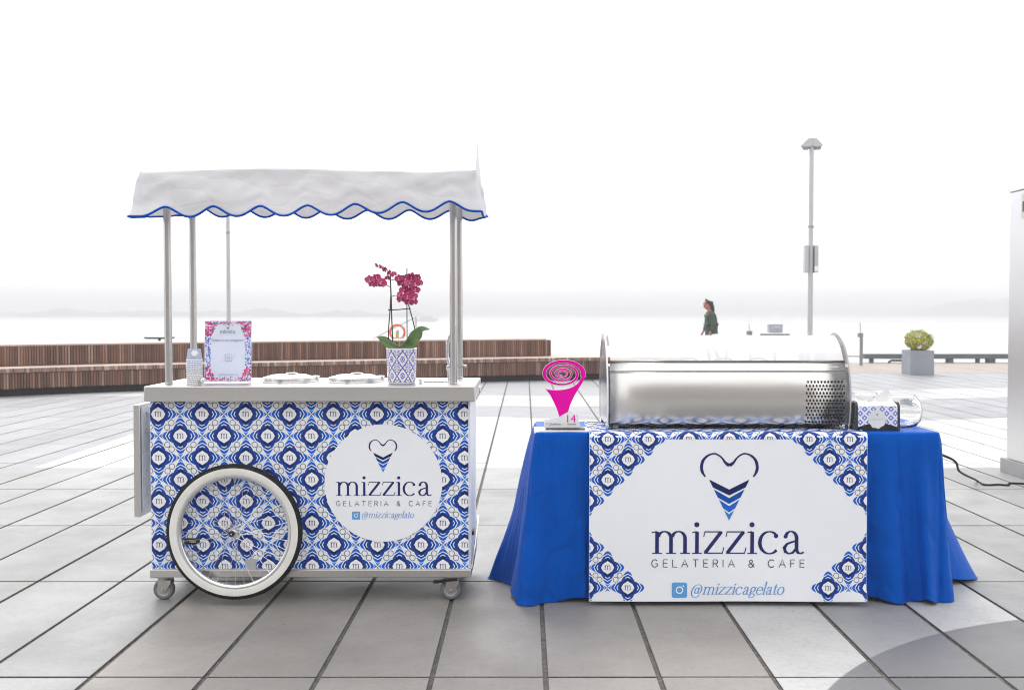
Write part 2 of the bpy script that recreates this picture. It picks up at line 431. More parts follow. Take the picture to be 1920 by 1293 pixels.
def slab_mat(name, base):
    s = NT(name); pos = s.n('ShaderNodeNewGeometry').outputs['Position']
    sep = s.n('ShaderNodeSeparateXYZ'); s.l(pos, sep.inputs[0]); X, Y = sep.outputs[0], sep.outputs[1]
    rnd = s.n('ShaderNodeObjectInfo').outputs['Random']
    # inlaid dark round field, lower right, and pale waves of stone farther out
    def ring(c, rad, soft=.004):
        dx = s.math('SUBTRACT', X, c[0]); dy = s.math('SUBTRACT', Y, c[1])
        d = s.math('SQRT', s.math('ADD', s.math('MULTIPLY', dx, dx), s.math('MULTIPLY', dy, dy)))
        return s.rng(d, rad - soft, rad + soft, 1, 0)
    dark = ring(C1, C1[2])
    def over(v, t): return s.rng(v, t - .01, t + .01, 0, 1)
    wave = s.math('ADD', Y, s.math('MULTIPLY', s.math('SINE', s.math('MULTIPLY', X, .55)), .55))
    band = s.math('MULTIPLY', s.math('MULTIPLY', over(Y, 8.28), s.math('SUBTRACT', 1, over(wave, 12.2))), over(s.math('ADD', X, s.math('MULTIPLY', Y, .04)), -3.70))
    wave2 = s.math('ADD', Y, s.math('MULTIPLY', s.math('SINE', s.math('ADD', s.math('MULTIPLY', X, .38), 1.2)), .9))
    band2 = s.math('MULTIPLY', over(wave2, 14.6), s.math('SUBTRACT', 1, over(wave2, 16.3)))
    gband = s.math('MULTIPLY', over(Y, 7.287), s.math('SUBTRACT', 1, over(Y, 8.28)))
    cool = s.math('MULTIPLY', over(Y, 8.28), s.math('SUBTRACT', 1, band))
    base2 = tuple(b * .80 for b in base)
    n1 = s.noise(pos, 2.2, 5, .6); n2 = s.noise(pos, 38, 4, .7); n3 = s.noise(pos, 210, 3, .7); n4 = s.noise(s.scaled(pos, (1, .35, 1)), .9, 5, .65)
    c = s.mix(s.rng(n1, .32, .68, 0, 1), base, base2)
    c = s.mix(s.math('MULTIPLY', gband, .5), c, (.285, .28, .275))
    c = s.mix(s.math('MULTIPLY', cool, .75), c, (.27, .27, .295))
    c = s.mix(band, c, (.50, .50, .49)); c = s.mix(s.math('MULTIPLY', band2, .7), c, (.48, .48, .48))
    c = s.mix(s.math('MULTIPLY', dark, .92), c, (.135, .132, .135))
    c = s.mix(s.rng(n2, .50, .75, 0, .34), c, (.12, .115, .11))
    c = s.mix(s.rng(n3, .60, .74, 0, .55), c, (.09, .085, .08))
    c = s.mix(s.rng(n3, .22, .36, .35, 0), c, (.75, .74, .72))
    c = s.mix(s.rng(n4, .52, .70, 0, .42), c, (.17, .165, .16))
    vo = s.n('ShaderNodeTexVoronoi'); vo.inputs['Scale'].default_value = 5.5; s.l(pos, vo.inputs['Vector'])
    c = s.mix(s.rng(vo.outputs['Distance'], .018, .030, .75, 0), c, (.04, .038, .036))
    hv = s.n('ShaderNodeHueSaturation'); s.l(c, hv.inputs['Color']); s.l(s.rng(rnd, 0, 1, .90, 1.08), hv.inputs['Value'])
    r = s.rng(n1, .3, .7, .38, .58)
    s.bsdf(hv.outputs[0], r, 0, s.bump(s.math('ADD', s.math('MULTIPLY', n2, .6), s.math('MULTIPLY', n3, .5)), .45, .003), Specular_IOR_Level=.42)
    return s.m
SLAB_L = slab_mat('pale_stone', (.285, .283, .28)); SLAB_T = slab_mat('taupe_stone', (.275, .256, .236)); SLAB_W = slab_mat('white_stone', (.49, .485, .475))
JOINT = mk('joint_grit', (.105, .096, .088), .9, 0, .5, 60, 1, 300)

g = MB(); g.grid(lambda u, v: (-23.4 + 46.8 * u, -24 + 45.2 * v, -.008), 8, 8)
pave = g.build('pavement', JOINT, label=None); tag(pave, 'pale grey stone plaza pavement laid in long slabs', None, None, 'structure')
def slab_mb(x0, x1, y0, y1, z, mb=None):
    mb = mb or MB(); c = .0018
    b = len(mb.v)
    vs = [(x0, y0, -.02), (x1, y0, -.02), (x1, y1, -.02), (x0, y1, -.02), (x0, y0, z - c), (x1, y0, z - c), (x1, y1, z - c), (x0, y1, z - c),
          (x0 + c, y0 + c, z), (x1 - c, y0 + c, z), (x1 - c, y1 - c, z), (x0 + c, y1 - c, z)]
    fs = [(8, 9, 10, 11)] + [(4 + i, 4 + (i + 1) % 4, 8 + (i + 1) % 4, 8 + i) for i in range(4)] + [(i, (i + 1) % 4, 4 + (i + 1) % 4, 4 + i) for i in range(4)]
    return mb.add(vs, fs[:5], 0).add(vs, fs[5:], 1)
GX, GY = .0092, .0062
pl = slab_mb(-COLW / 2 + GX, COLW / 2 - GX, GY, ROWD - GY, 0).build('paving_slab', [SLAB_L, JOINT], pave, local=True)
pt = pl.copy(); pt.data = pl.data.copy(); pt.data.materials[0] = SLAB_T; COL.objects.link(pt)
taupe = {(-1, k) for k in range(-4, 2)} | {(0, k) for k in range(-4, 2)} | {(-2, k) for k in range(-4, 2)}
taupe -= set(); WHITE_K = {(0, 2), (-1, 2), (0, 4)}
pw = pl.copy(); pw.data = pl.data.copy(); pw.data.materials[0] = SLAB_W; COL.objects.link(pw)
first = {'l': True, 't': True, 'w': True}; cnt = 0; rest = MB()
for j in range(-1, 18):
    y0 = ROW0 + j * ROWD
    if j > 13: continue
    y1 = min(y0 + ROWD, 21.15)
    half = (y0 + ROWD) * .53 + .3
    for k in range(-62, 62):
        xc = COLX0 + (k + .5) * COLW
        near = abs(xc) < half and j <= 8
        if near and cnt < 286:
            t = (j, k) in taupe; wk = (j, k) in WHITE_K
            src = pt if t else pw if wk else pl; key = 't' if t else 'w' if wk else 'l'
            o = src if first[key] else src.copy()
            if not first[key]: COL.objects.link(o)
            first[key] = False
            o.parent = pave; o.location = (xc, y0, random.uniform(-.0008, .0008))
            o.rotation_euler = (random.uniform(-.0006, .0006), random.uniform(-.0012, .0012), 0)
            if cnt % 1 == 0: pass
            cnt += 1
        elif abs(xc) < 23:
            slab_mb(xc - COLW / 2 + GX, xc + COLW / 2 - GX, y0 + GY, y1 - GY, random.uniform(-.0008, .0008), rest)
# rows beside and behind the photographer
for j in range(-22, -1):
    y0 = ROW0 + j * ROWD
    if y0 < -24: continue
    for k in range(-58, 58):
        xc = COLX0 + (k + .5) * COLW
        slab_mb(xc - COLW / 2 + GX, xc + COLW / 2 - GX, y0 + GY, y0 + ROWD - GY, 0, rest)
for j in (14, 15):
    pass
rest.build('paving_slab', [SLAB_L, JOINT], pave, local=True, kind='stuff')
og = MB()
for x0_, x1_ in ((-70, -23.4), (23.4, 70)): og.add([(x0_, -40, -.003), (x1_, -40, -.003), (x1_, 21.19, -.003), (x0_, 21.19, -.003)], [(0, 1, 2, 3)])
tag(og.build('ground', SLAB_L), 'outer plaza ground beyond the laid slabs', None, None, 'structure')

# boardwalk along the water
DECK = mk('weathered_deck', lin((150, 139, 131)), .6, 0, .12, 3, .2, 40)
b = MB(); k = 0
for i in range(300):
    x = -36 + i * .24
    b.box(x, x + .232, 21.2, 26.0, -.06, -.002 + random.uniform(0, .002))
bw = b.build('boardwalk', DECK); tag(bw, 'strip of pale timber boardwalk between plaza and water', None, None, 'structure')
q = MB(); q.box(-60, 60, 25.6, 26.05, -2.0, -.07)
tag(q.build('quay_wall', mk('quay_concrete', (.2, .2, .19), .8, 0, .2, 3, .3)), 'concrete quay wall below the boardwalk', None, None, 'structure')

# water
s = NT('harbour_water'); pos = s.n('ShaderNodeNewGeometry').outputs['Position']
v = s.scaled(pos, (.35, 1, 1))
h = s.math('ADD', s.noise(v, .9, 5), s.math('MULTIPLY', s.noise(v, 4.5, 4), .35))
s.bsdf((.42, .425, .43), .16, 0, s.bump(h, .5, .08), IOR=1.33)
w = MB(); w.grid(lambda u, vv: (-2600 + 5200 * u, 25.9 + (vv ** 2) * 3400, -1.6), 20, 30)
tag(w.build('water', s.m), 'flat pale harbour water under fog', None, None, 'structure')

# far shore: low land with a ragged line of trees, fading in the fog
FAR = mk('far_woodland', (.045, .055, .05), .9, 0, .3, .05)
def shore(name, x0, x1, y, hmin, hmax, seed, lab):
    n = 260; mb = MB(); random.seed(seed); top = []
    for i in range(n + 1):
        x = x0 + (x1 - x0) * i / n
        e = min(1, i / 14, (n - i) / 14)
        hh = hmin + (hmax - hmin) * (noise.noise((x * .006, seed, 0)) * .5 + .5) + 4.0 * noise.noise((x * .035, seed, 3)) + 2 * noise.noise((x * .13, seed, 5))
        top.append((x, max(.3, hh * e)))
    vs = []; 
    for x, t in top: vs += [(x, y, -1.7), (x, y + 4, -1.6 + t * .8), (x, y + 22, -1.6 + t), (x, y + 120, -1.7)]
    fs = []
    for i in range(n):
        for k in range(3): a = i * 4 + k; fs.append((a, a + 4, a + 5, a + 1))
    mb.add(vs, fs)
    return tag(mb.build(name, FAR, smooth=60), lab, None, None, 'stuff')
shore('shore_woods', -430, -60, 700, 2, 5, 3, 'faint low wooded shore in the fog on the left')
shore('shore_woods', -160, 640, 1150, 9, 14, 5, 'faint wooded shore in the fog behind the middle')
shore('shore_woods', 330, 760, 820, 9, 17, 9, 'faint clumps of trees on the foggy far shore on the right')
# ------------------------------------------------------------------ gelato cart
YP = 4.42                                         # front panel
ZT = ZA(724, 4.36)                                # worktop height
cx0, cx1 = XA(281, YP), XA(879, YP)
zr = ZA(1065, YP); zb = ZA(1080.5, YP); zt = ZA(753, 4.36)
cart = empty('gelato_cart', ((cx0 + cx1) / 2, YP + .27, 0), 'white and blue tiled gelato cart with scalloped white canopy and one big spoked wheel', 'cart')
YB = YP + .53
ct = MB(); ct.box(XA(270, 4.36), XA(890, 4.36), 4.36, 4.95, zt, ZT)
ct.build('worktop', STEEL_H, cart, bevel=.004)
bd = MB(); bd.box(cx0, cx1, YP, YB, zr - .004, zt + .004)
bd.build('cabinet', WHITE_V, cart, bevel=.002)
rl = MB(); rl.box(cx0 - .004, cx1 + .010, YP - .012, YB + .012, zb, zr - .002); rl.build('base_rail', STEEL_H, cart, bevel=.003)
# printed vinyl: the repeat laid over the whole front
P2 = 82.0; kx = (XA(379, YP) - XA(297, YP)) / 2
uo = XA(297, YP); vo_ = ZA(776, YP)
mb = MB(); shapes = []
core, star, e1, e2 = motif_core(), motif_star(), motif_eight(1), motif_eight(-1)
for i in range(-1, 16):
    for j in range(-1, 8):
        X = uo + i * kx; Z = vo_ - j * kx
        if (i + j) % 2 == 0: shapes += place(core, X, Z, kx)
        else: shapes += place(star, X, Z, kx)
        shapes += place(e2 if (i + j) % 2 == 0 else e1, X + kx / 2, Z + kx / 2, kx)
        # orientation of the eights alternates; handled by parity
fr = lambda u, v, d: (u, YP - d, v)
emit(mb, shapes, fr, [(0, cx0 + .002, True), (0, cx1 - .002, False), (1, zr, True), (1, zt - .001, False)], base=.0008)
mb.build('tile_print', INKM, cart)
# round medallion
mc = (XA(718.5, YP), ZA(905, YP)); mr = (XA(829, YP) - XA(608, YP)) / 2
Z_ = lambda py: ZA(py, YP); X_ = lambda px: XA(px, YP)
md = MB(); md.prism([(mc[0] + mr * cos(2 * pi * i / 96), mc[1] + mr * sin(2 * pi * i / 96)) for i in range(96)], fr, .0006, .0030)
med = md.build('medallion', WHITE_V, cart)
em = MB(); emit(em, [(P, t, 0) for P, t in heart_cone(X_(718), Z_(824), Z_(885))], fr, base=.0036)
em.build('emblem', [INK, NAVY, BLUE1, BLUE2, BLUE3], med)
wd_ = MB()
for i, P in enumerate(word('mizzica', X_(628), X_(810), Z_(928.5), abs(Z_(902) - Z_(928.5)))): emit(wd_, [(P, 0, i * .01)], fr, base=.0036)
wd_.build('lettering', INK, med)
wd_ = MB()
for i, P in enumerate(caps('GELATERIA & CAFE', X_(630), X_(809), Z_(947.5), abs(Z_(938.5) - Z_(947.5)))): emit(wd_, [(P, 0, i * .01)], fr, base=.0036)
wd_.build('lettering', GREYINK, med)
HAND = mk('handle_ink', lin((88, 148, 214)), .5, 0, .04, 5, Specular_IOR_Level=.15)
ic = camera_icon(X_(667), Z_(965.5), abs(X_(674.7) - X_(667)))
wd_ = MB(); emit(wd_, [(P, 0, 0) for P in ic[0]] + [(P, 1, 1) for P in ic[1] + ic[2]], fr, base=.0036)
wd_.build('app_icon', [SKYINK, WHITE_V], med)
wd_ = MB()
for i, P in enumerate(word('@mizzicagelato', X_(677), X_(775), Z_(970), abs(Z_(961.5) - Z_(970)), .28)): emit(wd_, [(P, 0, i * .01)], fr, base=.0036)
wd_.build('lettering', HAND, med)

# panel fittings seen behind the wheel
f = MB(); f.box(X_(344), X_(373), YP - .006, YP + .01, Z_(1019), Z_(1008)); lt = f.build('latch', BLACKP, cart, bevel=.002)
f = MB(); f.box(X_(346), X_(366), YP - .008, YP - .005, Z_(1015), Z_(1013.5)); f.build('latch_tab', CHROME, lt)
f = MB(); f.box(X_(458), X_(479), YP - .005, YP + .01, Z_(1067), Z_(1047)); f.build('hole_cover', GREYP, cart, bevel=.003)

# right side: plain white wall with a steel edge, latch and small handle
f = MB(); f.box(cx1 + .001, cx1 + .006, YP + .004, YB - .01, zr, zt); f.build('side_panel', WHITE_V, cart, bevel=.001)
f = MB(); f.box(cx1 + .006, cx1 + .016, YP + .14, YP + .20, Z_(1016), Z_(1008)); f.build('latch', BLACKP, cart, bevel=.002)
f = MB(); f.tube([(cx1 + .010, YP + .02, zr - .01), (cx1 + .018, YP + .20, zr + .06), (cx1 + .018, YB - .02, zr + .13)], .006, 6); f.build('side_strap', ZINC, cart, smooth=40)
f = MB(); f.box(XA(890, 4.5) - .02, XA(890, 4.5) + .012, 4.78, 4.9, ZT - .06, ZT - .03); f.build('handle', CHROME, cart, bevel=.004)

# left: shelf folded down beside the cart
sx0, sx1 = XA(249.5, 4.50), XA(262, 4.50)
zz0, zz1 = ZA(969, 4.5), ZA(758.5, 4.5)
sh = MB(); sh.box(sx0, sx1, 4.50, 4.92, zz0, zz1); shelf = sh.build('side_shelf', STEEL_H, cart, bevel=.003)
f = MB(); f.box(sx1 + .001, sx1 + .006, 4.515, 4.905, zz0 + .018, zz1 - .014); f.build('inner_face', mk('bluish_panel', (.55, .58, .66), .3, 0), shelf, bevel=.001)
for zz in (zz1 - .05, zz1 - .13):
    f = MB(); f.box(sx1 + .006, cx0 - .001, 4.56, 4.60, zz, zz + .012); f.build('bracket', GREYP, shelf, bevel=.002)
f = MB(); f.box(cx0 - .02, cx0 - .001, 4.54, 4.66, zz1 - .2, zz1 - .012); f.build('hinge_plate', GREYP, shelf, bevel=.003)

# posts
posts = []
for px, Y in ((317.5, 4.50), (850.5, 4.50), (364.5, 4.86), (861.5, 4.90)):
    x = XA(px, Y); f = MB(); f.lathe([(.0165, ZT), (.0165, 1.86)], (x, Y, 0), 24)
    f.lathe([(.0168, ZT + .001), (.0185, ZT + .002), (.0185, ZT + .006), (.0168, ZT + .008)], (x, Y, 0), 24, m=0)
    p = f.build('canopy_post', STEEL, cart, smooth=40); posts.append((x, Y, p))
f = MB(); f.lathe([(.017, 0), (.024, .001), (.024, .012), (.017, .013)], (posts[3][0], posts[3][1], ZT + .055), 20)
f.tube([(posts[3][0] + .02, posts[3][1] - .01, ZT + .061), (posts[3][0] + .035, posts[3][1] - .02, ZT + .061)], .005, 8)
f.build('collar', ZINC, posts[3][2], smooth=40)

# canopy: low gable roof, hanging valance with a scalloped hem
s = NT('white_canvas'); tc = s.n('ShaderNodeTexCoord').outputs['Object']
n1 = s.noise(s.scaled(tc, (1, 1, 1.6)), 9, 5, .55); n2 = s.noise(tc, 520, 2)
mv = s.n('ShaderNodeTexVoronoi', feature='DISTANCE_TO_EDGE'); mv.inputs['Scale'].default_value = 7
s.l(s.scaled(tc, (1, 1, 1.9)), mv.inputs['Vector'])
hh = s.math('ADD', s.math('ADD', s.math('MULTIPLY', n1, 1.0), s.math('MULTIPLY', s.math('MINIMUM', mv.outputs['Distance'], .12), 2.0)), s.math('MULTIPLY', n2, .02))
bs = s.bsdf(s.mix(s.rng(n1, .3, .7, 0, 1), (.85, .845, .86), (.82, .815, .83)), .75, 0, s.bump(hh, .20, .02))
tl = s.n('ShaderNodeBsdfTranslucent'); tl.inputs['Color'].default_value = (.8, .79, .81, 1); ms = s.n('ShaderNodeMixShader'); ms.inputs[0].default_value = .38
s.l(bs.outputs[0], ms.inputs[1]); s.l(tl.outputs[0], ms.inputs[2]); s.l(ms.outputs[0], s.out.inputs['Surface'])
CANVAS = s.m
TY0, TY1 = 4.34, 4.94                              # front and back roof edges
XL, XR = XA(266, TY0), XA(893, TY0); ZE = ZA(319, TY0); ZR = ZE + .19
YM = (TY0 + TY1) / 2; XC_ = (XL + XR) / 2
def valance_path():
    """points round the eaves, with the distance gone"""
    r = .02; P = []
    def corner(cx, cy, a0):
        for i in range(7): a = radians(a0 + 90 * i / 6); P.append((cx + r * cos(a), cy + r * sin(a)))
    corner(XR - r, TY1 - r, 0); corner(XL + r, TY1 - r, 90); corner(XL + r, TY0 + r, 180); corner(XR - r, TY0 + r, 270)
    return P
PE = valance_path(); per = []
for i in range(len(PE)):
    a = Vector(PE[i]); b_ = Vector(PE[(i + 1) % len(PE)]); n = max(1, int((b_ - a).length / .008))
    for k in range(n): per.append((a + (b_ - a) * k / n, (b_ - a).normalized()))
pitch = XA(493, TY0) - XA(405.3, TY0)
xpk = XA(318.5, TY0)                               # a peak of the scallops at the front
def scal(x, ph): 
    t = abs(((x - xpk) / pitch + ph) % 1.0 - .0); t = min(t, 1 - t) * 2           # 0 at a peak, 1 at the lowest point
    return .5 - .5 * cos(pi * t ** .86)
pitchb = 77.6 / F * TY1; xtrb = XA(729, TY1)
def scalb(x):
    t = abs((x - xtrb) / pitchb + .5) % 1.0; t = min(t, 1 - t) * 2
    return .5 - .5 * cos(pi * t ** .86)
zpk = ZA(388, TY0 - .03); zlo = ZA(405.5, TY0 - .03); zpkb = ZA(394, TY1); zlob = ZA(411, TY1)
cols = []; rows = 22; hem = []
for (p, d) in per:
    nrm = Vector((-d.y, d.x)) * -1                 # outward
    if abs(d.x) > .7:
        t = scal(p.x, 0) if p.y < YM else scalb(p.x)
    else:
        u = (p.y - TY0) / (TY1 - TY0); xe = XL if p.x < XC_ else XR; t = scal(xe, 0) * (1 - u) + scalb(xe) * u; t = min(1, t + .45 * sin(pi * u) * abs(sin(2.5 * pi * u)))
    bk = (p.y - TY0) / (TY1 - TY0)
    pf = CX + p.x * F / TY0; a_ = 386 - max(0, pf - 480) * .027; zp_, zl_ = ZA(a_, TY0 - .03), ZA(a_ + 19, TY0 - .03)
    pb = CX + p.x * F / TY1; a_ = 404 + max(0, pb - 336) * .0135; zp_ += (ZA(a_ - 17, TY1) - zp_) * bk; zl_ += (ZA(a_, TY1) - zl_) * bk
    dz = zp_ + (zl_ - zp_) * t + (.002 * sin(p.x * 9))
    endl = math.exp(-((p.x - XL) / .12) ** 2) * .026 + math.exp(-((p.x - XR) / .08) ** 2) * .006
    flare = .022 + .006 * sin(p.x * 11 + p.y * 7) + endl
    col = []
    for j in range(rows + 1):
        w_ = j / rows
        q3 = Vector((p.x * 2.6, p.y * 2.6, w_ * .8))
        lump = (noise.noise(q3 * 2.2) * .013 + noise.noise(q3 * 5 + Vector((3, 1, 9))) * .006 + noise.noise(Vector((p.x * 9 + w_ * 2.2, p.y * 9, w_ * 1.2))) * .0045) * sin(pi * min(1, w_ * 1.15)) ** .5
        # long soft folds swinging down from the corners
        fold = .018 * sin((p.x - XL) * 9.5 - w_ * 3.4) * math.exp(-(p.x - XL) * 1.6) * w_ + .010 * sin((XR - p.x) * 9 - w_ * 3) * math.exp(-(XR - p.x) * 2.2) * w_
        sag = .006 * sin(p.x * 5.3 + 1) * (1 - w_)
        o_ = flare * w_ ** .8 + lump + fold
        col.append(Vector((p.x + nrm.x * o_, p.y + nrm.y * o_, ZE + sag + (dz - ZE) * w_)))
    cols.append(col); hem.append(col[-1])
mb = MB(); n = len(cols); vs = [v for c in cols for v in c]
mb.add(vs, [(i * (rows + 1) + j, ((i + 1) % n) * (rows + 1) + j, ((i + 1) % n) * (rows + 1) + j + 1, i * (rows + 1) + j + 1) for i in range(n) for j in range(rows)])
canopy = mb.build('canopy', CANVAS, cart, smooth=80, solid=.0015)
mb = MB(); mb.tube([h_ + Vector((0, 0, -.002)) for h_ in hem], .0048, 6, closed=True)
mb.build('piping', PIPING, canopy, smooth=80)
def roof(u, v):
    x = XL + (XR - XL) * u; yy = TY0 + (TY1 - TY0) * v
    sag = .006 * sin(x * 5.3 + 1) * (1 - abs(1 - 2 * v)) ** 0
    z = ZE + sag + (ZR - ZE) * (1 - abs(1 - 2 * v)) + noise.noise((x * 3, yy * 4, 2)) * .006 * sin(pi * u) * sin(pi * v)
    ins = .012 * (1 - abs(1 - 2 * v))
    return (XC_ + (x - XC_) * (1 - ins), yy, z)
mb = MB(); mb.grid(roof, 60, 24)
mb.poly([roof(1, i / 24) for i in range(25)]); mb.poly([roof(0, i / 24) for i in range(25)])
mb.build('roof_cloth', CANVAS, canopy, smooth=50)
fb = MB()
for yy in (TY0 + .03, TY1 - .03): fb.tube([(XL + .03, yy, ZE - .02), (XR - .03, yy, ZE - .02)], .009, 8)
for xx in (XL + .03, XR - .03): fb.tube([(xx, TY0 + .03, ZE - .02), (xx, TY1 - .03, ZE - .02)], .009, 8)
fb.build('frame_bar', STEEL, canopy, smooth=40)
# ------------------------------------------------------------------ the cart's wheels and casters
WY = 4.365; WC = W(440, 996, WY); RT = (XA(568, WY) - XA(312.5, WY)) / 2
def make_wheel(loc, flip):
    wl = bpy.data.objects.new('wheel', None); COL.objects.link(wl); wl.empty_display_size = .1; wl.parent = cart
    wl.location = Vector(loc) - WL[cart.name]
    if flip: wl.rotation_euler.z = pi
    k = RT / 127.5
    def L(prof, name, mat, seg=120, sm=50):
        m_ = MB(); m_.lathe([(r * k, z) for r, z in prof], (0, 0, 0), seg, 'Y'); return m_.build(name, mat, wl, smooth=sm, local=True)
    # rubber tyre, tread outermost
    tb = MB()
    tb.lathe([(r * k, z * .78) for r, z in [(120, .0210), (122, .0210), (124.6, .017), (126.8, .010), (127.5, 0), (126.8, -.010), (124.6, -.017), (122, -.0210), (120, -.0210), (112, -.015), (112, .015), (120, .0210)]], (0, 0, 0), 140, 'Y')
    for i in range(140):                                           # low tread blocks
        a = 2 * pi * (i + .3) / 140
        for z0, r0 in ((.0098, 125.9), (-.0098, 125.9), (.003, 127.2)):
            M = Matrix.Rotation(-a, 3, 'Y'); c = M @ Vector((r0 * k, -z0, 0))
            tb.box(c.x - .0016, c.x + .0016, c.y - .0035, c.y + .0035, c.z - .004, c.z + .004, 0, (M, c))
    tb.build('tyre', RUBBER, wl, smooth=35, local=True)
    L([(120.4, .0166), (116, .0174), (111, .0160), (107.6, .0140), (107.2, .011)], 'whitewall', WWALL)
    L([(120.4, -.0166), (116, -.0174), (111, -.0160), (107.6, -.0140), (107.2, -.011)], 'whitewall', WWALL)
    L([(107.4, .0128), (106, .0134), (104.2, .0125), (102.8, .011), (101, .009), (100.2, .004), (100.2, -.004), (101, -.009), (102.8, -.011), (104.6, -.0125), (106, -.0120)], 'rim', mk('polished_alloy', (.72, .72, .73), .18, 1, .04, 6))
    L([(r / k, z) for r, z in [(.0, .052), (.0035, .052), (.006, .047), (.0065, .042), (.0105, .041), (.012, .030), (.012, .022), (.020, .020), (.022, .016), (.022, .010), (.014, .008), (.012, 0), (.014, -.008), (.022, -.010), (.022, -.016), (.012, -.02), (.012, -.04), (0, -.041)]], 'hub', CHROME, 36, 30)
    L([(r / k, z) for r, z in [(.0062, .0535), (.0115, .0525), (.0135, .046), (.0135, .040)]], 'axle_nut', BLACKP, 24, 30)
    m_ = MB(); m_.tube([(.019, -.013, 0), (.019 * cos(1.25) + .0, -.010, .019)], .001, 3)
    nsp = 36; me0 = None
    for i in range(nsp):
        side = 1 if i % 2 else -1; a = 2 * pi * i / nsp; b_ = a + (1.15 if (i // 2) % 2 else -1.15)
        m_ = MB(); p0 = (.020 * cos(b_), -.013 * side, .020 * sin(b_)); p1 = (100.6 * k * cos(a), -.002 * side, 100.6 * k * sin(a))
        m_.tube([p0, p1], .0011, 5); m_.tube([Vector(p1).lerp(Vector(p0), .045), p1], .0019, 5)
        m_.build('spoke', CHROME, wl, smooth=50, local=True)
    return wl
wh1 = make_wheel(WC, False)
wh2 = copy_tree(wh1, cart); wh2.location = Vector((WC.x, 2 * (YP + .265) - WY, WC.z)) - WL[cart.name]; wh2.rotation_euler.z = pi
f = MB(); f.tube([(WC.x, WY + .035, WC.z), (WC.x, 2 * (YP + .265) - WY - .035, WC.z)], .009, 10); f.build('axle', ZINC, cart, smooth=40)
def caster(x, y, brake, turn):
    base = ZA(1081, YP); r = .0465
    c = bpy.data.objects.new('caster', None); COL.objects.link(c); c.parent = cart; c.location = Vector((x, y, 0)) - WL[cart.name]
    c.rotation_euler.z = turn; c.empty_display_size = .1
    f = MB(); f.box(-.05, .05, -.036, .036, base - .008, base - .0005); f.lathe([(.028, base - .020), (.030, base - .008)], (0, 0, 0), 20)
    f.build('mounting_plate', ZINC, c, bevel=.0015, local=True)
    f = MB()
    for s_ in (-1, 1):
        pr = [(-.022, base - .02), (.034, base - .02), (.037, base - .034), (.012, r - .010), (-.002, r - .013), (-.013, r - .004), (-.020, base - .055)]
        f.prism(pr, lambda u, v, d: (u, d, v), s_ * .0215, s_ * .0250)
    f.box(-.022, .034, -.0215, .0215, base - .024, base - .0195)
    f.build('fork', ZINC, c, bevel=.001, local=True)
    f = MB(); f.lathe([(.030, .016), (.040, .0165), (.0445, .013), (r, .006), (r, -.006), (.0445, -.013), (.040, -.0165), (.030, -.016)], (0, 0, r), 40, 'Y')
    f.build('tyre', GREYW, c, smooth=40, local=True)
    f = MB(); f.lathe([(0, .017), (.012, .018), (.014, .013), (.026, .012), (.030, .0155), (.0325, .0160), (.0325, -.016), (.030, -.0155), (.014, -.012), (0, -.017)], (0, 0, r), 36, 'Y')
    f.build('wheel_disc', GREYP, c, smooth=30, local=True)
    f = MB(); f.lathe([(0, .031), (.004, .031), (.006, .028), (.0065, .0255)], (0, 0, r), 12, 'Y'); f.build('axle_bolt', CHROME, c, smooth=40, local=True)
    if brake:
        f = MB(); f.prism([(.03, base - .012), (.01, base - .010), (-.045, base - .020), (-.075, base - .022), (-.078, base - .030), (-.06, base - .032), (-.03, base - .026), (.03, base - .020)],
                          lambda u, v, d: (u, d, v), -.034, -.008)
        f.build('brake_lever', BLACKP, c, bevel=.001, local=True)
    return c
caster(XA(306, 4.45, 1108), 4.465, False, radians(-100) * 0)
caster(XA(845, 4.45, 1108), 4.465, True, 0)
caster(XA(306, 4.45, 1108), 4.90, False, radians(20)); caster(XA(845, 4.45, 1108), 4.90, False, radians(-25))

# ------------------------------------------------------------------ things on the cart
# paper cups, mouth down, nested
s = NT('cup_paper'); tc = s.n('ShaderNodeTexCoord').outputs['Object']; sp = s.n('ShaderNodeSeparateXYZ'); s.l(tc, sp.inputs[0])
ang = s.math('ARCTAN2', sp.outputs[1], sp.outputs[0])
def tri(s, x): return s.math('ABSOLUTE', s.math('SUBTRACT', s.math('FRACT', x), .5))
U = s.math('MULTIPLY', ang, 4.6); V = s.math('MULTIPLY', sp.outputs[2], 150)
d = s.math('ADD', tri(s, U), tri(s, V))
ringy = s.math('MULTIPLY', s.math('GREATER_THAN', d, .30), s.math('LESS_THAN', d, .62))
dx = s.math('SUBTRACT', sp.outputs[0], .009); dz = s.math('SUBTRACT', sp.outputs[2], .033)
dd = s.math('SQRT', s.math('ADD', s.math('MULTIPLY', dx, dx), s.math('MULTIPLY', dz, dz)))
white = s.math('LESS_THAN', dd, .0125)
fac = s.math('MULTIPLY', ringy, s.math('SUBTRACT', 1, s.math('MULTIPLY', white, s.math('LESS_THAN', sp.outputs[1], 0))))
s.bsdf(s.mix(fac, (.82, .82, .84), lin((70, 92, 160))), .45)
CUPM = s.m
CUPRIM = mk('cup_rim', (.82, .82, .83), .4)
def make_cup(x, y, z, label):
    c = MB(); c.lathe([(.0335, .003), (.0275, .050), (.0262, .0505), (.0262, .048), (.0, .048)], (x, y, z), 32)
    c.lathe([(.0255, .047), (.0320, .003)], (x, y, z), 32)
    n0 = len(c.f)
    c.lathe([(.0320, .003), (.0322, .0005), (.0345, 0), (.0362, .0012), (.0362, .0032), (.0345, .0045), (.0335, .0040)], (x, y, z), 32, m=1)
    o = c.build('paper_cup', [CUPM, CUPRIM], None, smooth=40)
    me = o.data; me.transform(Matrix.Translation((-x, -y, -z))); o.location = (x, y, z)
    return tag(o, label, 'paper cup', 'paper cups in the nested stack on the cart')
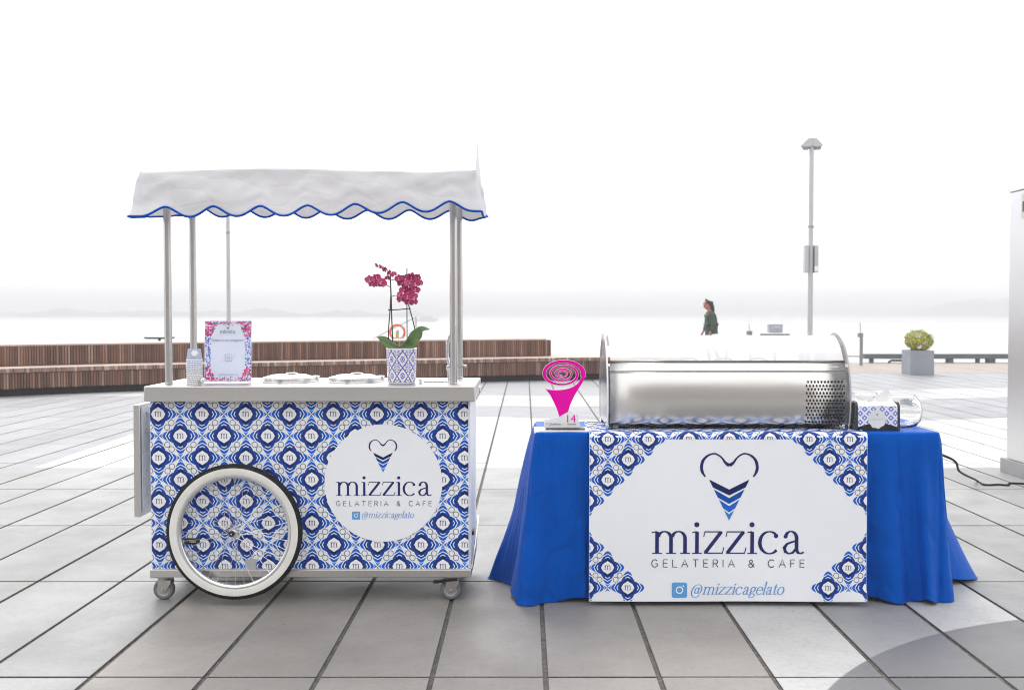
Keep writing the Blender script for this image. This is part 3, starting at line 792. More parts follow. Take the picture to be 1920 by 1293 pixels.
ORD = ['next below the topmost cup', 'third from the top', 'fourth from the top', 'fifth from the top', 'sixth from the top', 'seventh from the top', 'seventh from the bottom', 'sixth from the bottom', 'fifth from the bottom', 'fourth from the bottom', 'third from the bottom', 'next above the bottom cup', 'lowest']
cb = H(360, 722, ZT); cup_n = 14
top = make_cup(cb.x, cb.y + .036, ZT + (cup_n - 1) * .0083, 'topmost upside-down patterned cup of the stack beside the left canopy posts, round white logo showing')
for i in range(cup_n - 1):
    o = top.copy(); COL.objects.link(o); o.location = (cb.x + random.uniform(-.0006, .0006), cb.y + .036 + random.uniform(-.0006, .0006), ZT + i * .0083); o.rotation_euler.z = random.uniform(0, 6)
    o['label'] = 'patterned paper cup rim %s in the upside-down stack on the cart' % ORD[cup_n - 2 - i]
    if i == 0: o['label'] = 'bottom patterned paper cup of the upside-down stack, its rim on the steel worktop'

# little steel fitting between cups and sign
p = H(379, 722, ZT); k = empty('steel_clamp', (p.x, p.y + .01, ZT), 'small steel clamp on the worktop between the cups and the framed sign', 'clamp')
f = MB(); f.lathe([(0, 0), (.010, 0), (.010, .004), (.006, .006), (.006, .014), (.011, .016), (.012, .024), (.008, .030), (0, .031)], (p.x, p.y + .01, ZT), 20); f.build('knob', CHROME, k, smooth=40)
f = MB(); f.box(p.x + .004, p.x + .030, p.y, p.y + .02, ZT + .018, ZT + .024); f.build('lever', CHROME, k, bevel=.001)

# sign in an acrylic stand
sb = H(428, 717, ZT); YS = sb.y
sgn = empty('framed_sign', (sb.x, YS, ZT), 'upright card sign with pink floral border in a clear stand', 'sign')
sx0, sx1 = XA(384.5, YS), XA(472, YS); sz0, sz1 = ZT + .006, ZA(601.5, YS)
lean = .05
sf = lambda u, v, d: (u, YS + (v - sz0) * lean - d, v)
f = MB(); f.prism([(sx0 - .003, sz0 - .005), (sx1 + .003, sz0 - .005), (sx1 + .003, sz1 + .003), (sx0 - .003, sz1 + .003)], sf, -.003, .0); f.build('clear_holder', CLEAR, sgn)
f = MB(); f.box(sx0 + .0, sx1, YS - .045, YS + .05, ZT + .0005, ZT + .0035); f.build('stand_foot', CLEAR, sgn)
f = MB(); f.prism([(sx0, sz0), (sx1, sz0), (sx1, sz1), (sx0, sz1)], sf, .0005, .0015); card = f.build('card', mk('sign_card', lin((226, 232, 250)), .3, 0, .01), sgn)
SX = lambda px: XA(px, YS); SZ = lambda py: ZA(py, YS)
inks = [mk('pink_ink', lin((226, 28, 120)), .4), mk('rose_ink', lin((240, 80, 150)), .4), mk('periwinkle_ink', lin((80, 96, 205)), .4), mk('leaf_ink', lin((96, 120, 118)), .4), SKYINK, mk('purple_ink', lin((90, 60, 160)), .4)]
rr = random.Random(4); fl = []
def blob(cx, cy, r, ink):
    n = 7; a0 = rr.random() * 6; asp = rr.uniform(.5, 1)
    P = []
    for i in range(n):
        a = 2 * pi * i / n; q = r * rr.uniform(.6, 1.1); x, y = q * cos(a), q * asp * sin(a)
        P.append((cx + x * cos(a0) - y * sin(a0), cy + x * sin(a0) + y * cos(a0)))
    fl.append((P, ink, len(fl) % 60 * .03))
wS, hS = sx1 - sx0, sz1 - sz0
def border_w(t):                                                   # width of the floral border at height fraction t
    return .13 + .17 * max(0, (t - .70) / .30) ** 1.3 + .12 * max(0, (.22 - t) / .22) ** 1.2
for i in range(760):
    t = rr.random(); side = rr.choice((0, 1)); w_ = border_w(t) * rr.random() ** .8
    x = sx0 + wS * (w_ if side == 0 else 1 - w_); y = sz0 + hS * t
    warm = t > .74 or t < .24
    if warm: blob(x, y, rr.uniform(.0022, .0062), rr.choice((0, 0, 0, 1, 1, 3, 5)))
    elif rr.random() < .62: blob(x, y, rr.uniform(.0015, .0045), rr.choice((2, 2, 2, 4, 5)))
for i in range(220):
    x = sx0 + wS * rr.random(); dep = .045 + .03 * rr.random()
    if rr.random() < .55: blob(x, sz1 - hS * dep * rr.random(), rr.uniform(.002, .0045), rr.choice((0, 1, 4, 3)))
    else: blob(x, sz0 + hS * dep * rr.random(), rr.uniform(.002, .0045), rr.choice((0, 1, 1, 2)))
fl = [(P, i, l) for P, i, l in fl]
f = MB(); emit(f, fl, sf, [(0, sx0 + .001, True), (0, sx1 - .001, False), (1, sz0 + .001, True), (1, sz1 - .001, False)], lay=.0003, base=.0018); f.build('floral_border', inks, card)
f = MB()
for i in range(3): pass
arcs = []
emit(f, [(P, 0 if t == 0 else 1, 0) for P, t in heart_cone(SX(428), SZ(608.5), SZ(618.5))], sf, base=.0030); f.build('emblem', [PALEINK, GREYINK], card)
f = MB()
for i, P in enumerate(word('mizzica', SX(413), SX(442.5), SZ(624.7), abs(SZ(619.8) - SZ(624.7)))): emit(f, [(P, 0, i * .01)], sf, base=.0030)
for i, P in enumerate(caps('GELATERIA & CAFE', SX(414), SX(443), SZ(628.2), abs(SZ(626.6) - SZ(628.2)))): emit(f, [(P, 1, i * .01)], sf, base=.0030)
f.build('lettering', [GREYINK, PALEINK], card)
vs_, fs_ = font_text('Follow us on Instagram!', SX(397), SX(459), SZ(640), .35, abs(SZ(632.5) - SZ(640)) * .95)
f = MB(); f.add([sf(u, v, .0032) for u, v in vs_], fs_); f.build('lettering', mk('violet_ink', lin((140, 134, 184)), .4), card)
vs_, fs_ = font_text('@MIZZICAGELATO', SX(411), SX(448), SZ(703.5), 0)
f = MB(); f.add([sf(u, v, .0032) for u, v in vs_], fs_); f.build('lettering', mk('pale_teal_ink', lin((150, 190, 210)), .4), card)
def outline_icon(cx, cy, r, w_):
    P = camera_icon(cx, cy, r)[0][0]; P = P + [P[0]]
    o = [[(a.x, a.y) for a in q] for q in stroke(P, 0, fixed=w_)]
    return o + [[(a.x, a.y) for a in q] for q in stroke(arc(cx, cy, r * .42, r * .42, 0, 360, 16), 0, fixed=w_)]
f = MB(); emit(f, [(P, 0, 0) for P in outline_icon(SX(429.5), SZ(670.5), abs(SX(435.8) - SX(429.5)), .0014)], sf, base=.0030); f.build('app_icon', mk('teal_ink', lin((92, 140, 160)), .4), card)

# two round tub lids
LIDM = mk('pale_steel', (.80, .80, .80), .26, 1, .03, 5, .04)
for (px, lab) in ((543, 'gelato tub under a round steel lid, the one nearest the framed sign'), (666, 'gelato tub under a round steel lid, the one nearest the orchid pot')):
    c = H(px, 716, ZT); c = Vector((c.x, 4.645, ZT)); c.x = XA(px, 4.645)
    L_ = empty('gelato_tub', c, lab, 'gelato tub', 'round covered gelato tubs in the cart top')
    f = MB(); f.lathe([(.124, 0), (.126, .003), (.126, .006), (.122, .008), (.0, .008)], c, 56); f.build('collar', LIDM, L_, smooth=35)
    f = MB(); f.lathe([(.117, .0085), (.119, .010), (.119, .021), (.116, .0235), (.085, .031), (.083, .033), (.06, .034), (0, .035)], c, 56); f.build('cover', LIDM, L_, smooth=35)
    f = MB(); f.lathe([(.0, .041), (.022, .0408), (.028, .039), (.026, .0365), (.014, .035), (.012, .034)], c + Vector((.005, .03, 0)), 28); f.build('knob', LIDM, L_, smooth=40)
    f = MB(); f.tube(smoothpath([c + Vector((-.045, -.055, .026)), c + Vector((-.040, -.058, .033)), c + Vector((.03, -.058, .033)), c + Vector((.035, -.055, .026))], 4), .003, 6); f.build('handle', CHROME, L_, smooth=50)
    f = MB(); f.box(c.x - .022, c.x - .006, c.y - .129, c.y - .118, .004 + ZT, ZT + .021); f.build('clip', ZINC, L_, bevel=.0015)
    f = MB(); f.box(c.x + .095, c.x + .128, c.y + .03, c.y + .07, .002 + ZT, ZT + .026); f.build('hinge', LIDM, L_, bevel=.004)

# tap by the right posts, and its drip rest
tp = H(843, 718, ZT); tp = Vector((XA(843.5, 4.60), 4.60, ZT))
T_ = empty('tap', tp, 'tall chrome tap beside the right canopy posts', 'tap')
f = MB(); f.lathe([(.020, 0), (.020, .005), (.010, .008), (.009, .05), (.011, .055), (.015, .060), (.015, .075), (.009, .080), (.0, .080)], tp, 24); f.build('tap_body', CHROME, T_, smooth=40)
f = MB(); f.tube(smoothpath([tp + Vector((0, 0, .075)), tp + Vector((-.010, .0, .12)), tp + Vector((-.008, 0, .19)), tp + Vector((.008, 0, .225)), tp + Vector((.02, -.0, .225))], 8), .0065, 10); f.build('spout', CHROME, T_, smooth=50)
f = MB(); f.tube([tp + Vector((.0, 0, .067)), tp + Vector((-.006, -.028, .072))], .004, 8); f.build('tap_lever', CHROME, T_, smooth=50)
rp = Vector((XA(815, 4.66), 4.66, ZT)); R_ = empty('utensil_rest', rp, 'low steel utensil rest on the worktop right of the orchid pot', 'utensil rest')
f = MB(); f.box(rp.x - .045, rp.x + .05, rp.y - .05, rp.y + .05, ZT + .0005, ZT + .006); f.build('tray', LIDM, R_, bevel=.002)
f = MB(); f.lathe([(.008, 0), (.008, .004), (.005, .006), (.005, .010), (.009, .012), (.010, .018), (.006, .022), (0, .022)], (XA(789, 4.50), 4.50, ZT), 16); f.build('knob', CHROME, R_, smooth=40)
# ------------------------------------------------------------------ potted orchid
pp = H(753, 720.5, ZT); PY = pp.y + .072; PX = XA(753.5, PY); pr = .0700; ph = ZA(652, PY) - ZT
s = NT('painted_ceramic'); tc = s.n('ShaderNodeTexCoord').outputs['Object']; sp = s.n('ShaderNodeSeparateXYZ'); s.l(tc, sp.inputs[0])
ang = s.math('ARCTAN2', sp.outputs[1], sp.outputs[0])
nw = s.noise(tc, 60, 2)
U = s.math('ADD', s.math('MULTIPLY', ang, 8 / (2 * pi)), .26); V = s.math('MULTIPLY', sp.outputs[2], 1 / .0735)
def fold(x): return s.math('ABSOLUTE', s.math('SUBTRACT', s.math('FRACT', x), .5))
cu, cv = fold(U), fold(V)                                  # 0 in the middle of a tile, .5 at its seam
r1 = s.math('SQRT', s.math('ADD', s.math('MULTIPLY', cu, cu), s.math('MULTIPLY', cv, cv)))
lat = s.math('ABSOLUTE', s.math('SUBTRACT', s.math('ADD', s.math('MULTIPLY', cu, 1.0), cv), .5))
band = s.math('LESS_THAN', lat, .055)
th = s.math('ARCTAN2', cv, cu)
petal = s.math('LESS_THAN', r1, s.math('ADD', .12, s.math('MULTIPLY', s.math('ABSOLUTE', s.math('SINE', s.math('MULTIPLY', th, 5))), .09)))
hole = s.math('LESS_THAN', s.math('ABSOLUTE', s.math('SUBTRACT', r1, .085)), .022)
c2u, c2v = s.math('SUBTRACT', .5, cu), s.math('SUBTRACT', .5, cv)
r2 = s.math('SQRT', s.math('ADD', s.math('MULTIPLY', c2u, c2u), s.math('MULTIPLY', c2v, c2v)))
th2 = s.math('ARCTAN2', c2v, c2u)
leafy = s.math('MULTIPLY', s.math('GREATER_THAN', s.math('SINE', s.math('ADD', s.math('MULTIPLY', th2, 9), s.math('MULTIPLY', r2, 34))), .25), s.math('LESS_THAN', r2, .33))
seam = s.math('MULTIPLY', s.math('GREATER_THAN', cu, .482), s.math('GREATER_THAN', nw, 0))
f_ = s.math('MAXIMUM', s.math('MAXIMUM', band, s.math('MULTIPLY', petal, s.math('SUBTRACT', 1, hole))), leafy)
f_ = s.math('MULTIPLY', f_, s.math('SUBTRACT', 1, seam))
inz = s.math('MULTIPLY', s.math('GREATER_THAN', sp.outputs[2], .008), s.math('LESS_THAN', sp.outputs[2], ph - .006))
f_ = s.math('MULTIPLY', f_, inz)
s.bsdf(s.mix(f_, (.78, .78, .80), s.mix(nw, lin((60, 50, 160)), lin((110, 105, 200)))), .16, Coat_Weight=.3)
CER = s.m
orc = empty('potted_orchid', (PX, PY, ZT), 'dark pink orchid in a blue and white patterned ceramic pot', 'potted plant')
f = MB(); f.lathe([(0, 0), (.056, 0), (.0605, .003), (.062, .008), (.063, .012), (pr - .001, ph - .006), (pr, ph - .002), (pr - .002, ph), (pr - .005, ph - .001), (pr - .007, ph - .03), (0, ph - .03)], (0, 0, 0), 64)
f.build('pot', CER, orc, smooth=35, local=True)
BARK = mk('bark_mix', (.09, .055, .03), .9, 0, .5, 60, 1, 90)
f = MB(); f.grid(lambda u, v: (PX + .061 * v * cos(2 * pi * u), PY + .061 * v * sin(2 * pi * u), ZT + ph - .014 + .006 * noise.noise((u * 20, v * 9, 1))), 40, 8); f.build('bark', BARK, orc, smooth=60)
LEAF = mk('orchid_leaf', lin((104, 132, 84)), .32, 0, .2, 12, .15, 60)
STEMM = mk('orchid_stem', lin((70, 58, 48)), .5, 0, .2, 30); STAKE = mk('dark_stake', (.02, .014, .02), .5)
O = lambda px, py, dy=0: W(px, py, PY + dy)
def leaf(pts, w, roll, name='leaf'):
    P = smoothpath(pts, 6); n = len(P); vs = []
    for i, p in enumerate(P):
        t = i / (n - 1); d = (P[min(i + 1, n - 1)] - P[max(i - 1, 0)]).normalized()
        side = d.cross(Vector((sin(roll), cos(roll) * -1, .35)).normalized()).normalized()
        hw = w * (sin(pi * min(1, t * .80 + .10)) ** .7) * (1 if t < .55 else max(.03, (1 - t) / .45) ** .75)
        up = side.cross(d).normalized()
        for k, (a, b_) in enumerate(((-1, .22), (-.5, .06), (0, -.06), (.5, .06), (1, .22))): vs.append(p + side * hw * a + up * hw * b_)
    f = MB(); f.add(vs, [(i * 5 + k, i * 5 + k + 1, i * 5 + 6 + k, i * 5 + 5 + k) for i in range(n - 1) for k in range(4)])
    return f.build(name, LEAF, orc, smooth=60, solid=.0016)
leaf([O(750, 655), O(766, 646, -.02), O(779, 629, -.05), O(791, 617, -.07), O(806, 617.5, -.08)], .026, .5)
leaf([O(756, 656), O(770, 650, -.02), O(780, 638, -.04), O(790, 624, -.05)], .015, .2)
leaf([O(750, 655), O(734, 648, -.02), O(720, 640, -.04), O(707, 631, -.05)], .017, -.4)
leaf([O(748, 655), O(735, 645, .02), O(718, 634, .03), O(706, 632, .02)], .014, -.2)
leaf([O(755, 655), O(762, 648, .03), O(776, 640, .05)], .017, .1)
def stem(pts, r, m, name):
    f = MB(); f.tube(smoothpath(pts, 8), r, 6); return f.build(name, m, orc, smooth=60)
stem([O(737, 654), O(735, 610), O(733, 560), O(732, 520), O(731, 506)], .0026, STEMM, 'stem')
stem([O(737.5, 655, .01), O(735, 600, .01), O(733.5, 552, .01), O(732, 520, .01)], .002, STAKE, 'stake')
stem([O(729, 656, -.01), O(728.5, 620, -.01), O(731, 585, -.01), O(733, 550, -.01)], .0026, STEMM, 'stem')
stem([O(763.5, 654), O(763, 580), O(763, 503)], .0022, STAKE, 'stake')
stem([O(781, 632), O(774, 600), O(766, 570), O(764, 545), O(768, 520, -.02)], .0026, STEMM, 'stem')
stem([O(728, 581, -.01), O(750, 580, -.012), O(770, 578, -.01)], .0026, STAKE, 'cross_bar')
stem([O(732, 538), O(722, 534, -.01), O(714, 534, -.02)], .0016, STEMM, 'stem')
stem([O(733, 524), O(742, 526, -.01), O(750, 532, -.02)], .0016, STEMM, 'stem')
stem([O(734, 556), O(742, 554, -.01), O(751, 556, -.02)], .0016, STEMM, 'stem')
stem([O(731, 516), O(726, 506), O(716, 499), O(704, 497)], .0016, STEMM, 'stem')
s = NT('orchid_petal'); tc = s.n('ShaderNodeTexCoord').outputs['Object']
nz = s.noise(tc, 140, 3); rd = s.n('ShaderNodeObjectInfo').outputs['Random']
c = s.mix(s.rng(nz, .3, .7, 0, 1), lin((160, 18, 84)), lin((205, 55, 120)))
c = s.mix(s.math('MULTIPLY', rd, .35), c, lin((214, 110, 160)))
s.bsdf(c, .5, 0, None, Subsurface_Weight=.0); PET = s.m
LIP = mk('orchid_lip', lin((235, 170, 200)), .5, 0, .2, 200); LIPD = mk('orchid_lip_dark', lin((120, 10, 60)), .5)
def flower_mesh():
    f = MB()
    def petal(a, L, w, tilt, m=0):
        P = []
        n, k = 6, 4; d = Vector((cos(a), 0, sin(a))); sd = Vector((-sin(a), 0, cos(a)))
        def fn(u, v):
            t = v; hw = w * (sin(pi * min(.97, t * .9 + .06)) ** .7)
            return d * L * t + sd * hw * (u - .5) * 2 + Vector((0, -1, 0)) * (tilt * t * t * L * -1 + .10 * L * (abs(u - .5) * 2) ** 2 - .002)
        f.grid(fn, k, n, m)
    petal(pi / 2, .021, .0075, .15); petal(pi / 2 + 2.15, .020, .0070, .2); petal(pi / 2 - 2.15, .020, .0070, .2)
    petal(.18, .0225, .0125, .1); petal(pi - .18, .0225, .0125, .1)
    petal(-pi / 2, .011, .0045, -.7, 1); f.lathe([(.0, .008), (.0028, .006), (.003, .002), (0, 0)], (0, -.001, .001), 8, 'Y', m=1); petal(-pi / 2 + .5, .006, .003, -.9, 2)
    return f
fm0 = None
heads = [(693, 524, 1, 0), (706, 521, 1.0, .2), (716, 529, 1.1, -.2), (698, 533, .8, .5), (709, 533, .9, -.4),
         (707, 498, .7, 1.1), (715, 501, .7, 1.0), (722, 506, .75, .9), (730, 512, .75, .8), (738, 514, .7, .6), (727, 521, .6, .3),
         (748, 522, .95, -.2), (760, 523, 1.1, 0), (772, 520, 1.1, .3), (783, 521, .95, .9), (754, 532, 1.1, -.1), (767, 533, 1.2, .1), (779, 531, 1.1, .2), (789, 530, .7, 1.2),
         (758, 545, 1.15, 0), (770, 546, 1.2, .1), (779, 543, 1.0, .4), (765, 556, 1.15, .05), (775, 557, 1.1, .2), (753, 560, 1.15, -.3), (767, 566, 1.05, 0), (776, 566, .9, .3), (750, 553, .8, -.4)]
rr = random.Random(3)
for (px, py, sc, yaw) in heads:
    if fm0 is None: fm0 = flower_mesh().build('flower', [PET, LIP, LIPD], orc, smooth=60, local=True); o = fm0
    else: o = fm0.copy(); COL.objects.link(o)
    o.location = W(px, py, PY - .02 + rr.uniform(-.03, .03)) - WL[orc.name]; o.scale = (sc * 1.02,) * 3
    o.rotation_euler = (rr.uniform(-.4, .4), rr.uniform(-.6, .6), yaw + rr.uniform(-.35, .35))

# ------------------------------------------------------------------ folding table under its cloth
TYF, TYB = 4.385, 4.84; ZTB = ZA(813, 4.375)
TX0, TX1 = XA(1003, TYF), XA(1766, TYF)
tbl = empty('folding_table', ((TX0 + TX1) / 2, (TYF + TYB) / 2, 0), 'folding table hidden under the blue cloth, carrying the steel display case', 'table')
f = MB(); f.box(TX0 + .018, TX1 - .018, TYF + .018, TYB - .018, ZTB - .045, ZTB - .012); f.build('tabletop', WHITE_P, tbl, bevel=.004)
for x in (TX0 + .12, TX1 - .12):
    for y in (TYF + .07, TYB - .07):
        f = MB(); f.tube([(x, y, 0), (x, y, ZTB - .045)], .0125, 10); f.build('leg', GREYP, tbl, smooth=40)

s = NT('royal_blue_cloth'); tc = s.n('ShaderNodeTexCoord').outputs['Object']
n1 = s.noise(tc, 7, 4); wv = s.noise(s.scaled(tc, (1, 1, 1)), 900, 2); cr = s.noise(s.scaled(tc, (1.2, 1.2, .5)), 16, 5, .6)
rg = s.n('ShaderNodeTexNoise'); rg.noise_type = 'RIDGED_MULTIFRACTAL'; rg.inputs['Scale'].default_value = 2.3; rg.inputs['Detail'].default_value = 3
mp = s.n('ShaderNodeMapping'); mp.inputs['Rotation'].default_value = (0, radians(-38), 0); mp.inputs['Scale'].default_value = (1, 1, .35); s.l(tc, mp.inputs['Vector']); s.l(mp.outputs[0], rg.inputs['Vector'])
hh = s.math('ADD', s.math('ADD', s.math('MULTIPLY', cr, .5), s.math('MULTIPLY', rg.outputs['Fac'], .16)), s.math('MULTIPLY', wv, .03))
s.bsdf(s.mix(s.rng(n1, .3, .7, 0, 1), (.0002, .073, .41), (.0004, .088, .47)), .5, 0, s.bump(hh, .45, .02), Specular_IOR_Level=.45, Specular_Tint=(.03, .30, 1.0))
CLOTH = s.m
# hem: distance along the table edge -> where the hem goes (from photo points laid on the floor plane or just above)
def hp(px, py, Y): return W(px, py, Y)
keys = [  # (corner-walk position as a point on the table edge, hem point)
    ((TX1 - .9, TYB), Vector((TX1 - .9, TYB + .05, .03))),
    ((TX1 - .1, TYB), Vector((TX1 - .06, TYB + .06, .03))),
    ((TX1 - .01, TYB), Vector((TX1 + .12, TYB + .10, .012))),
    ((TX1, TYB - .02), hp(1825, 1081, 4.86)),
    ((TX1, TYB - .12), hp(1812, 1086, 4.72)),
    ((TX1, TYB - .24), Vector((TX1 + .055, TYB - .24, .055))),
    ((TX1, TYF + .06), Vector((TX1 + .06, TYF + .06, .03))),
    ((TX1, TYF + .012), hp(1789, 1121, 4.44)),
    ((TX1 - .012, TYF), hp(1784, 1129, 4.40)),
    ((TX1 - .06, TYF), hp(1762, 1132, 4.385)),
    ((TX1 - .10, TYF), hp(1738, 1121, 4.37)),
    ((TX1 - .14, TYF), hp(1722, 1122, 4.43)),
    ((TX1 - .19, TYF), hp(1700, 1131, 4.38)),
    ((TX1 - .27, TYF), hp(1665, 1126, 4.385)),
    ((TX1 - .36, TYF), hp(1626, 1119, 4.40)),
    ((TX1 - .60, TYF), hp(1520, 1120, 4.41)),
    ((.95, TYF), hp(1390, 1118, 4.415)),
    ((.60, TYF), hp(1240, 1119, 4.41)),
    ((TX0 + .25, TYF), hp(1108, 1119, 4.41)),
    ((TX0 + .17, TYF), hp(1066, 1122, 4.40)),
    ((TX0 + .10, TYF), hp(1032, 1133, 4.38)),
    ((TX0 + .045, TYF), hp(1000, 1140, 4.36)),
    ((TX0 + .01, TYF), hp(972, 1138, 4.375)),
    ((TX0, TYF + .015), hp(964, 1122, 4.42)),
    ((TX0, TYF + .10), hp(962, 1100, 4.56)),
    ((TX0, TYF + .19), hp(951, 1096, 4.68)),
    ((TX0, TYB - .13), hp(932, 1092, 4.77)),
    ((TX0, TYB - .03), hp(915, 1087, 4.82)),
    ((TX0 + .01, TYB), Vector((TX0 - .18, TYB + .12, .012))),
    ((TX0 + .10, TYB), Vector((TX0 + .06, TYB + .08, .03))),
    ((TX0 + .9, TYB), Vector((TX0 + .9, TYB + .05, .03)))]
tops = [Vector((a[0], a[1], 0)) for a, b in keys]; hems = [b for a, b in keys]
hpth = smoothpath(hems, 22, True)
tpth = []
N = len(tops)
for i in range(N):
    for k in range(22): tpth.append(tops[i].lerp(tops[(i + 1) % N], k / 22))
R_TOP = .012; rows = 64
def offn(p):
    c = Vector((min(max(p.x, TX0 + .02), TX1 - .02), min(max(p.y, TYF + .02), TYB - .02), 0)); d = Vector((p.x, p.y, 0)) - c
    return d.normalized() if d.length > 1e-5 else Vector((0, -1, 0))
FOLDS = [(TX0 + .01, TX0 - .03, .045, .022), (TX0 + .09, TX0 + .05, .05, -.020), (TX0 + .14, TX0 + .24, .045, .010),
         (TX1 - .36, TX1 - .28, .06, -.024), (TX1 - .25, TX1 - .20, .05, .018), (TX1 - .20, TX1 - .125, .030, -.030), (TX1 - .08, TX1 - .06, .045, .022), (TX1 - .005, TX1 + .0, .016, -.012)]
cols = []; n = len(tpth)
for i in range(n):
    t = tpth[i]; hmp = hpth[i]; no = offn(t)
    a = Vector((t.x, t.y, ZTB)) ; col = []
    # round corner
    c = Vector((min(max(t.x, TX0 + .02), TX1 - .02), min(max(t.y, TYF + .02), TYB - .02), 0)); a = Vector((c.x, c.y, ZTB)) + no * .02
    out = Vector((hmp.x - a.x, hmp.y - a.y, 0)); side = Vector((-no.y, no.x, 0))
    for j in range(rows + 1):
        w_ = j / rows
        drop = w_ * (ZTB - hmp.z)
        curve = w_ * (1 - .05 * sin(pi * w_)) if out.dot(no) > .05 else w_
        p = Vector((a.x + out.x * curve, a.y + out.y * curve, ZTB - drop))
        if j < 3: p += Vector((no.x, no.y, 0)) * (-.006 * (3 - j) / 3 * .8); p.z -= 0
        q3 = Vector((p.x * 3.0, p.y * 3.0, p.z * 1.0))
        isfront = no.y < -.7 and XA(1100, TYF) < p.x < XA(1632, TYF)
        amp = .000 if isfront else 1
        wr = (noise.noise(q3 * 1.3) * .018 + noise.noise(Vector((p.x * 8 + p.z * 3.2, p.y * 8, p.z * 3.0))) * .007) * sin(pi * min(1, w_ * .62 + .03)) * amp
        if no.y < -.7 and not isfront:                                # folds: (x at top, x at hem, width, depth)
            for xt, xb_, wd0, dp in FOLDS:
                xc = xt + (xb_ - xt) * w_; wd_ = wd0 * (.35 + .65 * w_)
                wr += dp * (w_ ** .8) * math.exp(-((p.x - xc) / wd_) ** 2)
            cz = abs(noise.noise(Vector((p.x * 4.2 + p.z * 5.0, 3.1, p.z * 3.2 - p.x * 4.0)))); wr -= .0042 * max(0, 1 - cz / .12) * min(1, w_ * 3)
            cz = abs(noise.noise(Vector((p.x * 7 - p.z * 3.0, 9.1, p.z * 9)))); wr += .0018 * max(0, 1 - cz / .14) * min(1, w_ * 3)
            wr += .0025 * sin(p.x * 240) * math.exp(-(p.x - TX0) * 16) * (1 - w_) + .004 * noise.noise(Vector((p.x * 14 - p.z * 9, p.y * 5, p.z * 14))) * w_
        if abs(no.x) > .7: wr += .009 * w_ * sin(p.y * 24 + p.z * 3) + .002 * sin(p.y * 190) * (1 - w_)
        p += Vector((no.x, no.y, 0)) * wr
        p.z = max(p.z, .004)
        col.append(p)
    # hem curls on the paving
    cols.append(col)
mb = MB(); vs = [v for c in cols for v in c]; R1 = rows + 1
mb.add(vs, [(i * R1 + j, ((i + 1) % n) * R1 + j, ((i + 1) % n) * R1 + j + 1, i * R1 + j + 1) for i in range(n) for j in range(rows)])
# top of the cloth: a shallow rim then the flat
ring0 = [c[0] for c in cols]
def inset(p, d, z): return Vector((min(max(p.x, TX0 + d), TX1 - d), min(max(p.y, TYF + d), TYB - d), z))
r0 = ring0; rings = [r0, [inset(p, .010, ZTB + .0045) for p in r0], [inset(p, .022, ZTB + .006) for p in r0]]
b0 = len(mb.v); mb.v += [tuple(p) for r in rings for p in r]
for k in range(2):
    for i in range(n): mb.f.append((b0 + k * n + i, b0 + (k + 1) * n + i, b0 + (k + 1) * n + (i + 1) % n, b0 + k * n + (i + 1) % n)); mb.m.append(0)
mb.add([(TX0 + .022, TYF + .022, ZTB + .006), (TX1 - .022, TYF + .022, ZTB + .006), (TX1 - .022, TYB - .022, ZTB + .006), (TX0 + .022, TYB - .022, ZTB + .006)], [(0, 1, 2, 3)])
cl = mb.build('tablecloth', CLOTH, None, smooth=70)
tag(cl, 'royal blue cloth draped over the table down to the paving', 'tablecloth')
ZC = ZTB + .006

# ------------------------------------------------------------------ printed banner hung over the front
YBn = TYF - .034
BX0, BX1 = XA(1105, YBn), XA(1627, YBn); BZ0 = ZA(1127, YBn); BT = ZC + .0022
RB = .020                                            # radius where it bends over the table edge
Lh = (BT - RB) - BZ0; La = RB * pi / 2
def bfn(u, v, d):
    """u across, v measured as height of the hanging part and on over the bend; d outward"""
    h = v - BZ0
    wav = .0035 * sin(u * 3.1) * min(1, max(0, 1 - h / .5)) + .004 * sin(u * 7 + 1) * max(0, 1 - h / .12)
    lift = .006 * math.exp(-((u - BX1) / .05) ** 2) * max(0, 1 - h / .10)
    if h <= Lh: return Vector((u, YBn + wav - d - lift * 2, v + lift * .6))
    if h <= Lh + La:
        a = (h - Lh) / RB; return Vector((u, YBn + RB - (RB + d) * cos(a), BT - RB + (RB + d) * sin(a)))
    return Vector((u, YBn + RB + (h - Lh - La), BT + d + .0008 * sin(u * 40 + h * 30)))
VT = BZ0 + Lh + La + .37
f = MB(); f.grid(lambda a, b: bfn(BX0 + (BX1 - BX0) * a, BZ0 + (VT - BZ0) * (b ** 1.0), 0), 80, 90)
ban = f.build('banner', WHITE_V, None, smooth=80, solid=0)
tag(ban, 'white banner with tiled corners and heart cone emblem hanging over the blue cloth', 'banner')
BXp = lambda px: XA(px, YBn); BZp = lambda py: ZA(py, YBn)
kb = (BXp(1216) - BXp(1140)) / 2
dm = [(1102, 862), (1102, 938), (1140, 823), (1178, 861), (1216, 823), (1140, 899),
      (1632, 862), (1632, 938), (1594, 823), (1556, 861), (1518, 823), (1594, 899),
      (1102, 1026), (1140, 1063.5), (1178, 1101), (1102, 1101), (1631, 1026), (1593, 1063.5), (1555, 1101), (1631, 1101)]
st = [(1140, 861), (1178, 823), (1102, 899), (1594, 861), (1556, 823), (1631, 899), (1140, 1101), (1102, 1063.5), (1593, 1101), (1631, 1063.5), (1140, 937), (1594, 937), (1216, 861), (1518, 861)]
e8 = {}
for (x, y) in dm:
    for (dx_, dy_) in ((19, 19), (-19, 19), (19, -19), (-19, -19)): e8.setdefault((round(x + dx_), round(y + dy_)), []).append(dx_ * dy_)
shapes = []
for (x, y) in dm: shapes += place(core, BXp(x), BZp(y), kb)
for (x, y) in st[:10]: shapes += place(star, BXp(x), BZp(y), kb)
seen = []
